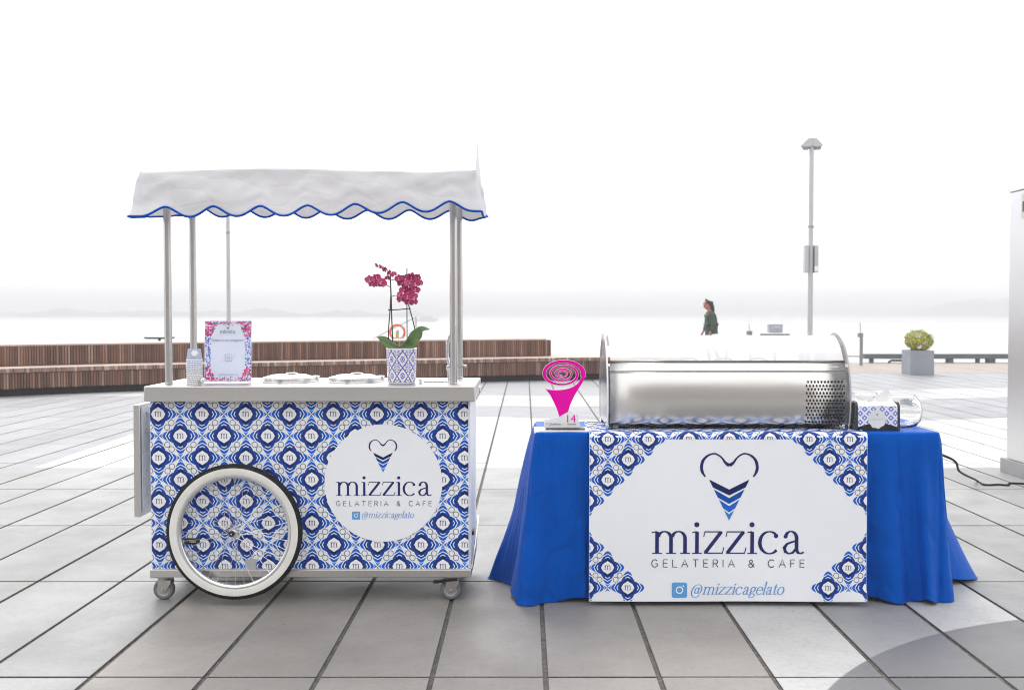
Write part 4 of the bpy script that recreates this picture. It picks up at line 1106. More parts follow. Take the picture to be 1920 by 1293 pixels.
for (x, y), l in e8.items():
    if len(l) >= 2 or x in (1121, 1575) or any(abs(x - a) < 3 and abs(y - b_) < 3 for a, b_ in seen):
        pass
    near_ = [k_ for k_ in e8 if k_ != (x, y) and abs(k_[0] - x) < 4 and abs(k_[1] - y) < 4]
    if (len(l) + len(near_) >= 2) and not any(abs(x - a) < 4 and abs(y - b_) < 4 for a, b_ in seen):
        seen.append((x, y)); shapes += place(e1 if l[0] > 0 else e2, BXp(x), BZp(y), kb)
f = MB(); clipB = [(0, BX0 + .0015, True), (0, BX1 - .0015, False), (1, BZ0 + .003, True)]
up = BZp(823)
emit(f, [s_ for s_ in shapes if True], bfn, clipB, base=.0008)
# rows that run up over the bend and back across the table top
shapes = []
for j in range(0, 6):
    for i in range(-1, 15):
        X = BXp(1140) + i * kb; Z = up + j * kb
        if (i + j) % 2 == 0:
            if j == 0 and (i < 4 or i > 9) and i not in (1,): 
                if i in (0, 2, 10, 12): continue
            shapes += [(clip(P, 1, up, True), ink, ly) for P, ink, ly in place(core, X, Z, kb)]
        else: shapes += [(clip(P, 1, up, True), ink, ly) for P, ink, ly in place(star, X, Z, kb)]
        shapes += place(e2 if (i + j) % 2 == 0 else e1, X + kb / 2, Z + kb / 2, kb)
def fine(P, h=.012):                                 # cut tall shapes so that they follow the bend
    P = [p for p in P]; z0 = min(p[1] for p in P) if P else 0; z1 = max(p[1] for p in P) if P else 0
    if z1 - z0 < h or z0 > BZ0 + Lh + La: return [P]
    zc = (z0 + z1) / 2; A = clip(P, 1, zc, True); B = clip(P, 1, zc, False)
    return [q for X in (A, B) if len(X) >= 3 for q in fine(X, h)]
sh2 = []
for P, ink, ly in shapes:
    if len(P) >= 3:
        for Q in fine(P): sh2.append((Q, ink, ly))
emit(f, sh2, bfn, clipB[:2], base=.0008)
f.build('tile_print', INKM, ban)
bf = lambda u, v, d: bfn(u, v, d)
f = MB(); emit(f, [(P, t, 0) for P, t in heart_cone(BXp(1368), BZp(850), BZp(975))], bf, base=.0012); f.build('emblem', [INK, NAVY, BLUE1, BLUE2, BLUE3], ban)
f = MB()
for i, P in enumerate(word('mizzica', BXp(1221), BXp(1511), BZp(1037.5), abs(BZp(994.5) - BZp(1037.5)))): emit(f, [(P, 0, i * .01)], bf, base=.0012)
f.build('lettering', INK, ban)
f = MB()
for i, P in enumerate(caps('GELATERIA & CAFE', BXp(1223), BXp(1510), BZp(1062.5), abs(BZp(1048.5) - BZp(1062.5)))): emit(f, [(P, 0, i * .01)], bf, base=.0012)
f.build('lettering', GREYINK, ban)
ic = camera_icon(BXp(1275.5), BZp(1105.5), abs(BXp(1290) - BXp(1275.5)))
f = MB(); emit(f, [(P, 0, 0) for P in ic[0]] + [(P, 1, 1) for P in ic[1] + ic[2]], bf, base=.0012); f.build('app_icon', [SKYINK, WHITE_V], ban)
f = MB()
for i, P in enumerate(word('@mizzicagelato', BXp(1296), BXp(1471), BZp(1114), abs(BZp(1099) - BZp(1114)), .28)): emit(f, [(P, 0, i * .01)], bf, base=.0012)
f.build('lettering', HAND, ban)
# ------------------------------------------------------------------ steel display case
DY = 4.69; DR = .222; DZ0 = BT + .022
ztop = ZA(628.5, DY - .03); dzc = DZ0 + .105; dzr = ztop - dzc
DX0, DX1 = XA(1144, 4.47), XA(1588, 4.47)
case = empty('display_case', ((DX0 + DX1) / 2, DY, BT), 'stainless steel drum shaped gelato display case with clear hood on the table', 'display case')
def dpt(x, a, e=0): return Vector((x, DY - (DR + e) * cos(a), dzc + (dzr + e) * sin(a)))   # a=0 front, pi/2 top
a_bot = -math.asin(min(1, (dzc - DZ0) / dzr)) ; a_lid = math.asin((ZA(677, 4.48) - dzc) / dzr); a_seam = math.asin((ZA(697, 4.47) - dzc) / dzr)
f = MB(); f.grid(lambda u, v: dpt(DX0 + (DX1 - DX0) * u, a_bot + (a_seam - .008 - a_bot) * v), 4, 30)
f.grid(lambda u, v: dpt(DX0 + (DX1 - DX0) * u, pi - a_bot + 0 * v - (0.9) * v), 4, 10)
f.build('steel_front', mk('mirror_steel', (.66, .645, .62), .24, 1, .02, 3, .03, 60, (.3, 1, 1), rvar=.03), case, smooth=60, solid=.003)
f = MB(); f.box(DX0, DX1, DY - .19, DY + .19, DZ0, DZ0 + .006); f.build('base_plate', BLACKP, case)
f = MB(); f.grid(lambda u, v: dpt(DX0 + (DX1 - DX0) * u, a_seam + (a_lid - .03 - a_seam) * v), 4, 6); f.build('name_band', mk('satin_steel', (.72, .71, .69), .28, 1, .02, 3), case, smooth=60, solid=.003)
f = MB(); f.grid(lambda u, v: dpt(DX0 + (DX1 - DX0) * u, a_lid - .03 + .034 * v, .004 - .004 * abs(2 * v - 1)), 4, 6); f.build('lid_rail', mk('dull_rail', (.30, .28, .26), .3, 1, .1, 5), case, smooth=60, solid=.004)
# faint maker's mark on the band
f = MB(); am = (a_seam + a_lid - .03) / 2; zz = (a_lid - a_seam) * .5
def onb(u, v, d): return dpt(u, am + v, .002 + d)
P_ = stroke([(XA(1527, 4.47), .018), (XA(1531, 4.47), -.02), (XA(1536, 4.47), .02)], 0, fixed=.0022) + stroke(arc(XA(1531, 4.47), 0, .011, .03, 0, 360, 16), 0, fixed=.0012)
xx = [XA(1541 + i * .5, 4.47) for i in range(70)]
P_ += stroke([(x, .010 * sin(i * .95) + .004 * sin(i * 2.3)) for i, x in enumerate(xx)], 0, fixed=.0016)
emit(f, [([(p.x, p.y) for p in q_], 0, 0) for q_ in P_], onb, base=.0002); f.build('maker_mark', CHROME, case)
# ventilation holes at the right, their dark painted as flat black patches
f = MB(); g0, g1 = XA(1512, 4.47), XA(1582, 4.47); zz0, zz1 = ZA(806, 4.49), ZA(713, 4.47)
nr, nc = 14, 11
for r in range(nr):
    a = math.asin(max(-1, (zz1 + (zz0 - zz1) * (r + .5) / nr - dzc) / dzr)); up_ = 1 if r % 2 else -1
    for c in range(nc + (r % 2)):
        x = g0 + (g1 - g0) * (c + (.5 if r % 2 == 0 else 0)) / nc; hw, hh = .0046, .020
        f.poly([dpt(x + u * hw, a + v * hh * up_, .0022) for u, v in ((-.2, 1), (.2, 1), (1, -.5), (.75, -.9), (0, -1.05), (-.75, -.9), (-1, -.5))])
f.build('vent_hole_shade', SHADE_BLACK, case, kind='stuff')
# hood: its white base colour stands in for sky reflected in clear plastic
s = NT('hood_plastic'); tr = s.n('ShaderNodeBsdfTransparent'); pb = s.n('ShaderNodeBsdfPrincipled'); pb.inputs['Base Color'].default_value = (.88, .88, .89, 1); pb.inputs['Roughness'].default_value = .08
mx = s.n('ShaderNodeMixShader'); mx.inputs[0].default_value = .74; s.l(tr.outputs[0], mx.inputs[1]); s.l(pb.outputs[0], mx.inputs[2]); s.l(mx.outputs[0], s.out.inputs[0]); HOOD = s.m
f = MB(); f.grid(lambda u, v: dpt(DX0 + .004 + (DX1 - DX0 - .008) * u, a_lid + (pi - .95 - a_lid) * v), 6, 40); f.build('hood', HOOD, case, smooth=60)
# end plates, clear with a pale edge and small screws
PLATE = NT('end_plate'); pb = PLATE.n('ShaderNodeBsdfPrincipled'); tr = PLATE.n('ShaderNodeBsdfTransparent'); mx = PLATE.n('ShaderNodeMixShader'); mx.inputs[0].default_value = .62
pb.inputs['Base Color'].default_value = (.60, .61, .64, 1); pb.inputs['Metallic'].default_value = .7; pb.inputs['Roughness'].default_value = .12
PLATE.l(tr.outputs[0], mx.inputs[1]); PLATE.l(pb.outputs[0], mx.inputs[2]); PLATE.l(mx.outputs[0], PLATE.out.inputs[0])
for xa, xb, sg in ((DX0 - .016, DX0 - .008, -1), (DX1 + .008, DX1 + .016, 1)):
    outl = []
    for i in range(61):
        a = a_bot + (pi - 2 * a_bot) * i / 60; p_ = dpt(0, a, .010); outl.append((p_.y, max(p_.z, BT + .004)))
    f = MB(); f.prism(outl, lambda u, v, d: Vector((d, u, v)), xa, xb); pl_ = f.build('end_plate', PLATE.m, case, smooth=40)
    f = MB(); f.tube([dpt((xa + xb) / 2, a_bot + (pi - 2 * a_bot) * i / 60, .011) for i in range(61)], .0035, 6); f.build('plate_edge', WHITE_P if sg < 0 else GREYP, pl_, smooth=60)
    f = MB()
    for i in range(9):
        a = a_bot + .1 + (2.2 - a_bot) * i / 8; c_ = dpt(xa if sg < 0 else xb, a, .004); f.lathe([(0, .003), (.003, .002), (.004, 0)], (c_.x, c_.y, c_.z), 8, 'X', sx=1)
    f.build('screw', CHROME, pl_, smooth=50)
    f = MB(); f.box(min(xa, xb) - .002, max(xa, xb) + .002, DY - .215, DY - .17, BT + .001, BT + .022); f.box(min(xa, xb) - .002, max(xa, xb) + .002, DY + .08, DY + .13, BT + .001, BT + .022)
    f.build('foot', CHROME, pl_, bevel=.002)
for x in (DX0 + .03, DX1 - .03):
    for y in (DY - .17, DY + .10):
        f = MB(); f.lathe([(0, BT + .0012), (.012, BT + .0012), (.012, BT + .014), (.009, DZ0), (0, DZ0)], (x, y, 0), 16); f.build('foot', GREYP, case, smooth=40)
f = MB(); f.box(DX0 + .01, DX1 - .01, DY - .18, DY + .17, ZA(690, 4.5) - .02, ZA(690, 4.5)); f.build('deck_plate', STEEL_H, case)
# cup stacks under the hood, and tub handles
dz_ = ZA(690, 4.5)
for (px, n_, top_lab) in ((1506.5, 5, False), (1536, 6, True)):
    for i in range(n_):
        o = top.copy(); COL.objects.link(o); o.location = (XA(px, 4.60), 4.60, dz_ + .0006 + i * .0083 ); o.rotation_euler.z = random.uniform(-.2, .2) if i == n_ - 1 else random.uniform(0, 6); o.scale = (.86, .86, .86)
        o['group'] = 'paper cups in the two stacks under the display hood'
        o['label'] = 'patterned paper cup %s in the %s stack under the display hood' % (['at the bottom', 'second from the bottom', 'third from the bottom', 'fourth from the bottom', 'next below the top', 'top'][i if i < n_ - 2 or n_ == 6 else 4], 'right-hand' if top_lab else 'left-hand')
        if i == n_ - 1: o['label'] = 'topmost paper cup of the %s stack under the display hood, at its right end' % ('right-hand' if top_lab else 'left-hand')
for i, px in enumerate((1216, 1290, 1355, 1420)):
    x = XA(px, 4.6); ts = empty('gelato_tub_lifter', (x, 4.6, dz_ + .0), ['grey tub handle under the hood farthest from the cup stacks', 'grey tub handle under the hood, second from the left', 'grey tub handle under the hood, third from the left', 'grey tub handle under the hood nearest the cup stacks'][i], 'tub lifter', 'dark tub lifters under the display hood')
    f = MB(); f.tube(smoothpath([(x - .034, 4.6, dz_ + .001), (x - .034, 4.6, dz_ + .035), (x + .034, 4.6, dz_ + .035), (x + .034, 4.6, dz_ + .001)], 6), .005, 8); f.build('handle', BLACKP, ts, smooth=50)


# ------------------------------------------------------------------ spiral award
AY = 4.50; ax = lambda px: XA(px, AY); az = lambda py: ZA(py, AY)
aw = empty('award', (ax(1055), AY, ZC), 'magenta spiral ice cream cone award on a clear base reading 14', 'award')
af = lambda u, v, d: Vector((u, AY - d, v))
def rx(ph):
    T = [(0, 38.5), (pi, 34.5), (2 * pi, 27.5), (3 * pi, 22), (4 * pi, 17), (5 * pi, 12.6), (6 * pi, 9.5), (7 * pi, 6.4), (8 * pi, 3.4)]
    for (a, b), (c, d) in zip(T, T[1:]):
        if a <= ph <= c: return b + (d - b) * (ph - a) / (c - a)
    return T[-1][1]
def wdx(ph):
    T = [(0, 9.0), (pi / 2, 4.6), (pi, 6.4), (3 * pi / 2, 3.0), (2 * pi, 4.4), (5 * pi / 2, 2.2), (3 * pi, 3.6), (4 * pi, 2.6), (6 * pi, 1.9), (8 * pi, 1.0)]
    for (a, b), (c, d) in zip(T, T[1:]):
        if a <= ph <= c: return b + (d - b) * (ph - a) / (c - a)
    return 1
kp = 1 / F * AY
pts = []; ws = []
nn = 260
for i in range(nn + 1):
    ph = -.25 + (7.6 * pi + .25) * i / nn; q_ = max(0, ph); r = rx(q_)
    cxx = 1055 - 2.0 + 2.2 * (1 - q_ / (8 * pi)); pts.append((cxx + r * cos(ph), 700 + .5 - r * .64 * sin(ph))); ws.append(wdx(q_) * (1.0 if i > 6 else 1))
def ribbon(mb, pts, ws, d0, d1, m=0, grow=0):
    P = [Vector((ax(a), az(b))) for a, b in pts]; n = len(P); L = []; R = []
    for i, p in enumerate(P):
        d = (P[min(i + 1, n - 1)] - P[max(i - 1, 0)]).normalized(); q = Vector((-d.y, d.x)) * ((ws[i] + grow) * kp / 2); L.append(p + q); R.append(p - q)
    b = len(mb.v)
    for i in range(n):
        for pt_ in (L[i], R[i]):
            for d in (d0, d1): mb.v.append(tuple(af(pt_.x, pt_.y, d)))
    for i in range(n - 1):
        a = b + i * 4; c = a + 4
        for q_ in ((a, a + 2, c + 2, c), (a + 1, c + 1, c + 3, a + 3), (a, c, c + 1, a + 1), (a + 2, a + 3, c + 3, c + 2)): mb.f.append(q_); mb.m.append(m)
cone = [(180, 520), (215, 538), (270, 546), (340, 550), (420, 548), (490, 540), (560, 522), (630, 492), (690, 450), (728, 400), (742, 350), (800, 335), (795, 375), (770, 430), (700, 540), (640, 640), (580, 770), (542, 890), (405, 965), (370, 850), (320, 740), (262, 625)]
cone = [(1000 + a / 8.345, 665 + b / 8.345) for a, b in cone]
WACR = mk('white_acrylic', (.86, .86, .87), .12, 0, .01)
f = MB(); ribbon(f, pts, ws, -.007, .0, 0, 1.1); f.prism([(ax(a), az(b)) for a, b in cone], af, -.007, -.0002); f.build('spiral_body', WACR, aw)
f = MB(); ribbon(f, pts, ws, .0008, .0014); f.prism([(ax(a), az(b)) for a, b in cone], af, .0009, .0013); f.build('spiral', MAGENTA, aw)
low = [(1020, 801), (1020.5, 787), (1034, 784), (1048.6, 780.8), (1064.5, 772.5), (1066, 769), (1083, 776), (1089, 801)]
f = MB(); f.prism([(ax(a), az(b)) for a, b in low], af, -.007, -.0006); lowo = f.build('white_plate', WACR, aw)
vs_, fs_ = font_text('14', ax(1063.5), ax(1079.5), az(791.5)); f = MB(); f.add([af(u, v, .0004) for u, v in vs_], fs_); f.build('lettering', MAGENTA, lowo)
vs_, fs_ = font_text('o', ax(1079.7), ax(1081.2), az(779.5)); f = MB(); f.add([af(u, v, .0004) for u, v in vs_], fs_); f.build('lettering', GREYINK, lowo)
vs_, fs_ = font_text('edizione', ax(1064), ax(1080), az(796)); f = MB(); f.add([af(u, v, .0004) for u, v in vs_], fs_); f.build('lettering', GREYINK, lowo)
vs_, fs_ = font_text('3° Classificato', ax(1022.5), ax(1052), az(796.2), .25); f = MB(); f.add([af(u, v, .0004) for u, v in vs_], fs_); f.build('lettering', INK, lowo)
zb_ = az(801)
f = MB(); f.box(ax(1023), ax(1096), AY - .055, AY + .055, zb_ - .004, zb_); f.build('dark_gasket', BLACKP, aw)
f = MB(); f.box(ax(1012), ax(1103), AY - .075, AY + .075, zb_ - .016, zb_ - .0042); f.build('glass_block', mk('frosted_block', (.70, .71, .75), .15, 0, .02, Transmission_Weight=.35), aw, bevel=.0015)
f = MB(); f.box(ax(1001), ax(1106), AY - .095, AY + .095, ZC + .0005, zb_ - .0165); f.build('base_slab', mk('pale_slab', (.82, .82, .86), .12, 0, .02), aw, bevel=.0015)

# ------------------------------------------------------------------ napkin dispenser
NY = 4.425; nx0, nx1 = XA(1604, NY), XA(1688.5, NY); nz0 = ZC + .0005; nzt = ZA(754, NY)
nd = empty('napkin_dispenser', ((nx0 + nx1) / 2, NY + .06, ZC), 'black napkin dispenser with a tiled front and round white logo, tissue pulled up', 'napkin dispenser')
for x0_, x1_ in ((nx0, nx0 + .0125), (nx1 - .0125, nx1)):
    out_ = [(NY, nz0), (NY + .12, nz0), (NY + .118, nzt - .01), (NY + .105, nzt), (NY + .018, nzt), (NY + .006, nzt - .014)]
    f = MB(); f.prism(out_, lambda u, v, d: Vector((d, u, v)), x0_, x1_); f.build('side_cheek', mk('charcoal_plastic', (.035, .037, .045), .25, 0, .1, 8), nd, bevel=.003)
f = MB()
n_ = 14; bot = [(nx0 + .0125 + (nx1 - nx0 - .025) * i / n_, nz0 + .017 + .017 * sin(pi * i / n_)) for i in range(n_ + 1)]
f.prism([(nx0 + .0125, nz0)] + bot + [(nx1 - .0125, nz0)], lambda u, v, d: Vector((u, NY + .004 - d, v)), -.10, 0); f.build('base', BLACKP, nd)
s = NT('napkin_front'); tc = s.n('ShaderNodeTexCoord').outputs['Object']; sp = s.n('ShaderNodeSeparateXYZ'); s.l(tc, sp.inputs[0])
def tri2(x): return s.math('ABSOLUTE', s.math('SUBTRACT', s.math('FRACT', x), .5))
pitch_ = .0385
U = s.math('MULTIPLY', sp.outputs[0], 1 / pitch_); V = s.math('MULTIPLY', sp.outputs[2], 1 / pitch_)
def diamonds(o1):
    d_ = s.math('ADD', tri2(s.math('ADD', U, o1)), tri2(s.math('ADD', V, o1)))
    return s.math('MULTIPLY', s.math('GREATER_THAN', d_, .15), s.math('LESS_THAN', d_, .34))
f2 = s.math('MAXIMUM', diamonds(0), diamonds(.5))
s.bsdf(s.mix(f2, lin((226, 230, 246)), lin((112, 118, 190))), .35); NAPF = s.m
f = MB(); f.prism([(nx0 + .0125, nz0 + .016)] + [(a, b + .001) for a, b in bot[1:-1]] + [(nx1 - .0125, nz0 + .016), (nx1 - .0125, nzt - .020), (nx0 + .0125, nzt - .020)], lambda u, v, d: Vector((u, NY + .003 - d, v)), -.004, -.001)
ins = f.build('front_insert', NAPF, nd)
lx, lz = XA(1645, NY), ZA(785.5, NY); lr = XA(1661.5, NY) - lx
f = MB(); f.prism([(lx + lr * (1 + .05 * cos(9 * a)) * cos(a), lz + lr * 1.06 * (1 + .05 * cos(9 * a)) * sin(a)) for a in [2 * pi * i / 60 for i in range(60)]], lambda u, v, d: Vector((u, NY + .003 - d, v)), -.0009, -.0002); lg = f.build('logo_disc', mk('grey_white', (.74, .75, .77), .4), ins)
f = MB(); nf = lambda u, v, d: Vector((u, NY + .003 - d, v))
emit(f, [(P, 0 if t == 0 else 1, 0) for P, t in heart_cone(lx, ZA(772, NY), ZA(780, NY))], nf, base=.0002)
for i, P in enumerate(word('mizzica', XA(1632, NY), XA(1659, NY), ZA(787.5, NY), .0085)): emit(f, [(P, 0, i * .01)], nf, base=.0002)
f.build('lettering', [mk('faded_ink', (.48, .49, .54), .4), GREYINK], lg)
f = MB(); 
def nap(u, v): 
    x = nx0 + .014 + (nx1 - nx0 - .028) * u; y = NY + .004 + .108 * v
    return (x, y, nzt - .016 + .016 * sin(pi * v) ** .5 + .003 * sin(u * 3 + 1) + .001 * sin(u * 22 + v * 9))
f.grid(nap, 24, 16); f.build('napkin_pack', mk('napkin_paper', (.86, .86, .86), .8, 0, .01, 5, .2, 200), nd, smooth=50)
yn = NY + .05
def tip(px, py, dy=0): return W(px, py, yn + dy)
A_ = [tip(1620, 753, -.01), tip(1634, 748, -.01), tip(1648, 740, -.012), tip(1661, 728.5, -.005), tip(1664.5, 729.5, 0), tip(1670.5, 738, .01), tip(1671.5, 752, .01)]
B_ = [p + Vector((.002, .012 + .006 * sin(i * 2.2), -.012)) for i, p in enumerate(A_)]
def sheet(u, v):
    i = min(int(u * (len(A_) - 1)), len(A_) - 2); t = u * (len(A_) - 1) - i
    a = A_[i].lerp(A_[i + 1], t); base = Vector((a.x + .004 * sin(u * 9), yn + .004 * sin(u * 12), nzt - .006))
    p = a.lerp(base, v); p.y += .006 * sin(u * 10 + v * 3) * v; return p
f = MB(); f.grid(sheet, 30, 10); f.build('napkin', MATS['napkin_paper'], nd, smooth=60)

# ------------------------------------------------------------------ two glass jars
GLASS = NT('jar_glass'); gb = GLASS.n('ShaderNodeBsdfPrincipled')
gb.inputs['Base Color'].default_value = (1, 1, 1, 1); gb.inputs['Roughness'].default_value = .01; gb.inputs['IOR'].default_value = 1.45; gb.inputs['Transmission Weight'].default_value = 1
GLASS.l(gb.outputs[0], GLASS.out.inputs[0])
def jar(px, Y, r, lab):
    c = Vector((XA(px, Y), Y, ZC + .0006)); h = .148
    prof = [(0, .0), (r * .55, .0), (r * .74, .006), (r * .93, .030), (r, .062), (r * .985, .088), (r * .90, .118), (r * .74, .138), (r * .66, h - .004), (r * .66, h), (r * .63, h), (r * .63, h - .006), (r * .71, .134), (r * .87, .115), (r * .955, .086), (r * .97, .062), (r * .90, .032), (r * .70, .010), (r * .5, .006), (0, .006)]
    f = MB(); f.lathe(prof, c, 56)
    J = empty('glass_jar', c, lab, 'glass jar', 'clear glass jars by the napkin dispenser')
    f.build('jar', GLASS.m, J, smooth=60)
    return J
jar(1686, 4.60, .099, 'round clear glass jar at the right edge of the table behind the napkin dispenser')
jar(1620, 4.70, .084, 'clear glass jar between the steel display case and the napkin dispenser')
# ------------------------------------------------------------------ curved slatted timber bench
woods = [mk('slat_%s' % n, lin(c), .65, 0, .18, 9, .2, 60, (1, 1, .3)) for n, c in
         (('brown', (112, 78, 62)), ('red_brown', (119, 79, 62)), ('grey_brown', (119, 90, 77)), ('tan', (140, 101, 79)), ('dark', (91, 63, 51)), ('silver', (145, 116, 102)), ('plum', (104, 71, 61)))]
TOPW = mk('pale_seat', lin((178, 160, 150)), .6, 0, .12, 3, .2, 50)  # paler wood tone for the seat tops and some nosing slats
bench = empty('slatted_bench', (-3, 18, 0), 'long curved two tier bench clad in narrow brown timber slats', 'bench')
bx = [(-14, 11.0), (-10.5, 13.4), (-7.9, 15.25), (-6.2, 16.35), (-3.4, 17.6), (-.95, 18.45), (.5, 18.95), (1.5, 19.2), (3.1, 19.4)]
line = smoothpath([(a, b, 0) for a, b in bx], 60)
def resample(P, step, off=0.0, xmax=None):
    out = []; acc = 0; nxt = 0
    for a, b in zip(P, P[1:]):
        L = (b - a).length
        while nxt <= acc + L:
            p = a.lerp(b, (nxt - acc) / L); d = (b - a).normalized(); out.append((p + Vector((-d.y, d.x, 0)) * off, d)); nxt += step
        acc += L
    return [o_ for o_ in out if xmax is None or o_[0].x <= xmax]
mb_w = .0145
def slats(mb, st, z0, z1, th, rnd, run=5):
    m = 0
    for i, (p, d) in enumerate(st):
        m = rnd.choice((0, 0, 0, 1, 1, 2, 3, 4, 4, 5, 6))
        nrm = Vector((d.y, -d.x, 0)); w_ = mb_w; j = rnd.uniform(-.003, .003)
        a = p - d * w_ + nrm * j; b_ = p + d * w_ + nrm * j; c = b_ - nrm * th; e = a - nrm * th
        vs = [Vector((q_.x, q_.y, z)) for z in (z0 + rnd.uniform(-.004, .004), z1) for q_ in (a, b_, c, e)]
        mb.add(vs, [(0, 1, 5, 4), (1, 2, 6, 5), (3, 0, 4, 7), (4, 5, 6, 7)], m)
rnd = random.Random(11)
low_ = resample(line, .040); upp = resample(line, .040, .78, .52)
f = MB(); slats(f, low_, .115, .345, .03, rnd); f.build('face_slat', woods, bench, kind='stuff')
f = MB(); slats(f, resample(line, .040, -.015), .360, .425, .05, rnd); f.build('nosing_slat', [woods[5], woods[2], TOPW, woods[3], woods[0], TOPW, woods[5]], bench, kind='stuff')
f = MB(); slats(f, upp, .430, .735, .03, rnd); f.build('face_slat', woods, bench, kind='stuff')
def sheet_(st, o0, o1, z, zb_, m):
    f = MB(); n = len(st); vs = []
    for p, d in st:
        q_ = Vector((-d.y, d.x, 0)); a, b_ = p + q_ * o0, p + q_ * o1
        vs += [Vector((a.x, a.y, z)), Vector((b_.x, b_.y, z)), Vector((b_.x, b_.y, zb_)), Vector((a.x, a.y, zb_))]
    f.add(vs, [(i * 4 + k, i * 4 + (k + 1) % 4, i * 4 + 4 + (k + 1) % 4, i * 4 + 4 + k) for i in range(n - 1) for k in range(4)] + [(0, 1, 2, 3), ((n - 1) * 4 + 3, (n - 1) * 4 + 2, (n - 1) * 4 + 1, (n - 1) * 4)])
    return f
cs = resample(line, .3)
sheet_(cs, .0, 1.75, .4215, .36, TOPW).build('seat_board', TOPW, bench)
cu_ = [(p, d) for p, d in resample(line, .12, .78) if p.x < .52]
sheet_(cu_, .0, 1.05, .762, .738, TOPW).build('upper_board', TOPW, bench)
sheet_(cu_, .03, 1.04, .737, .43, TOPW).build('upper_core', woods[4], bench)
sheet_(cs, .031, 1.70, .355, .13, TOPW).build('lower_core', woods[4], bench)
CON = mk('support_concrete', (.34, .335, .32), .7, 0, .1, 5, .2)
cs2 = resample(line, 2.05, .55)
for p, d in cs2:
    f = MB(); a = atan2(d.y, d.x); f.box(p.x - .07, p.x + .07, p.y - .45, p.y + .45, .0, .129, 0, (a, p)); f.build('support_block', CON, bench, bevel=.004)
sheet_(cs, .06, 1.5, .128, .001, TOPW).build('under_bench_shade', SHADE_BLACK, bench)  # added black block, painting the shade in the gap under the bench
# the same black block makes the dark band under the right end
# end cap of the upper tier
e_p, e_d = [x for x in upp][-1]
f = MB(); rn = resample([e_p + Vector((.012, 0, 0)), e_p + Vector((-e_d.y, e_d.x, 0)) * 1.03 + Vector((.012, 0, 0))], .032)
slats(f, [(p, d) for p, d in rn], .43, .735, .02, rnd); f.build('end_slat', woods, bench, kind='stuff')

# ------------------------------------------------------------------ light poles
PALEG = mk('pale_grey_paint', lin((176, 178, 180)), .45, 0, .04, 3)
MIDG = mk('mid_grey_paint', lin((128, 130, 132)), .5, 0, .05, 3)
def pole(px, Y, top_py, head, lab, w=.062):
    x = XA(px, Y, 600); zt_ = ZA(top_py, Y)
    L_ = empty('light_pole', (x, Y, 0), lab, 'light pole', 'pale light poles along the water')
    f = MB(); f.lathe([(w * 1.6, 0), (w * 1.6, .03), (w, .04), (w, 1.2), (w * .92, zt_ - .25), (w * .6, zt_ - .1), (0, zt_ - .08)], (x, Y, 0), 20); f.build('pole', PALEG, L_, smooth=40)
    f = MB(); f.lathe([(.012, 0), (.010, .25), (0, .27)], (x, Y, zt_ - .12), 8); f.build('finial', PALEG, L_, smooth=40)
    for s_ in (-1, 1):
        f = MB(); f.prism([(x, zt_ - .10), (x + s_ * .10, zt_ - .10), (x + s_ * .20, zt_ - .20), (x + s_ * .26, zt_ - .27), (x + s_ * .22, zt_ - .31), (x + s_ * .05, zt_ - .31), (x, zt_ - .28)], lambda u, v, d: Vector((u, Y + d, v)), -.09, .09)
        h_ = f.build('lamp_head', PALEG, L_, bevel=.008)
        f = MB(); f.prism([(x + s_ * .07, zt_ - .312), (x + s_ * .22, zt_ - .312), (x + s_ * .20, zt_ - .37), (x + s_ * .08, zt_ - .37)], lambda u, v, d: Vector((u, Y + d, v)), -.07, .07); f.build('lamp_glass', MIDG, h_, bevel=.004)
    if head:
        z0_, z1_ = ZA(511, Y), ZA(460, Y)
        f = MB(); f.box(x - .155, x - .075, Y - .10, Y + .1, z0_, z1_); f.box(x + .075, x + .165, Y - .1, Y + .1, z0_, z1_); f.box(x - .076, x + .076, Y + .065, Y + .10, z0_, z1_); f.build('banner_bracket', PALEG, L_, bevel=.006)
        f = MB(); f.box(x + .065, x + .15, Y - .112, Y - .101, z0_ + .03, z0_ + .15); f.build('notice_plate', WHITE_P, L_, bevel=.002)
        zz = ZA(427, Y)
    else: zz = ZA(438, Y)
    f = MB(); f.lathe([(w + .001, 0), (w + .012, .004), (w + .012, .045), (w + .001, .05)], (x, Y, zz), 16); f.build('pole_clamp', mk('clamp_olive', (.30, .31, .26), .5), L_, smooth=30)
pole(1519, 24.6, 252, True, 'pale grey twin headed light pole with a box, rising behind the steel display case')
pole(429, 24.6, 252, False, 'pale slender light pole standing behind the left canopy posts of the cart', .048)

# ------------------------------------------------------------------ timber bull rail on blocks at the water's edge
RAILM = mk('rail_timber', lin((92, 98, 98)), .7, 0, .15, 3, .3, 20)
RY = 25.6; x0_, x1_ = XA(1622, RY, 670), 26.0
rail = empty('bull_rail', (x0_ + 2, RY, 0), 'long dark timber rail on low blocks along the water at the right', 'rail')
zr0, zr1 = ZA(672.5, RY), ZA(663.5, RY)
f = MB(); f.box(x0_, x1_, RY, RY + .25, zr0, zr1); f.build('beam', RAILM, rail, bevel=.01)
bxp = [1637, 1784, 1837, 1861, 1980, 2060, 2200]
for i, px in enumerate(bxp):
    xb = XA(px, RY, 675); w_ = (.03, .065, .02, .09, .05, .05, .05)[i]
    f = MB(); f.box(xb - w_, xb + w_, RY + .02, RY + .23, -.002, zr0 - .0005); f.build('block', RAILM, rail, bevel=.006)
f = MB(); f.tube([(x0_ + .55, RY - .1, .015), (x0_ + .62, RY - .12, .07), (x0_ + .9, RY - .12, .07), (x0_ + .97, RY - .1, .015)], .03, 8)
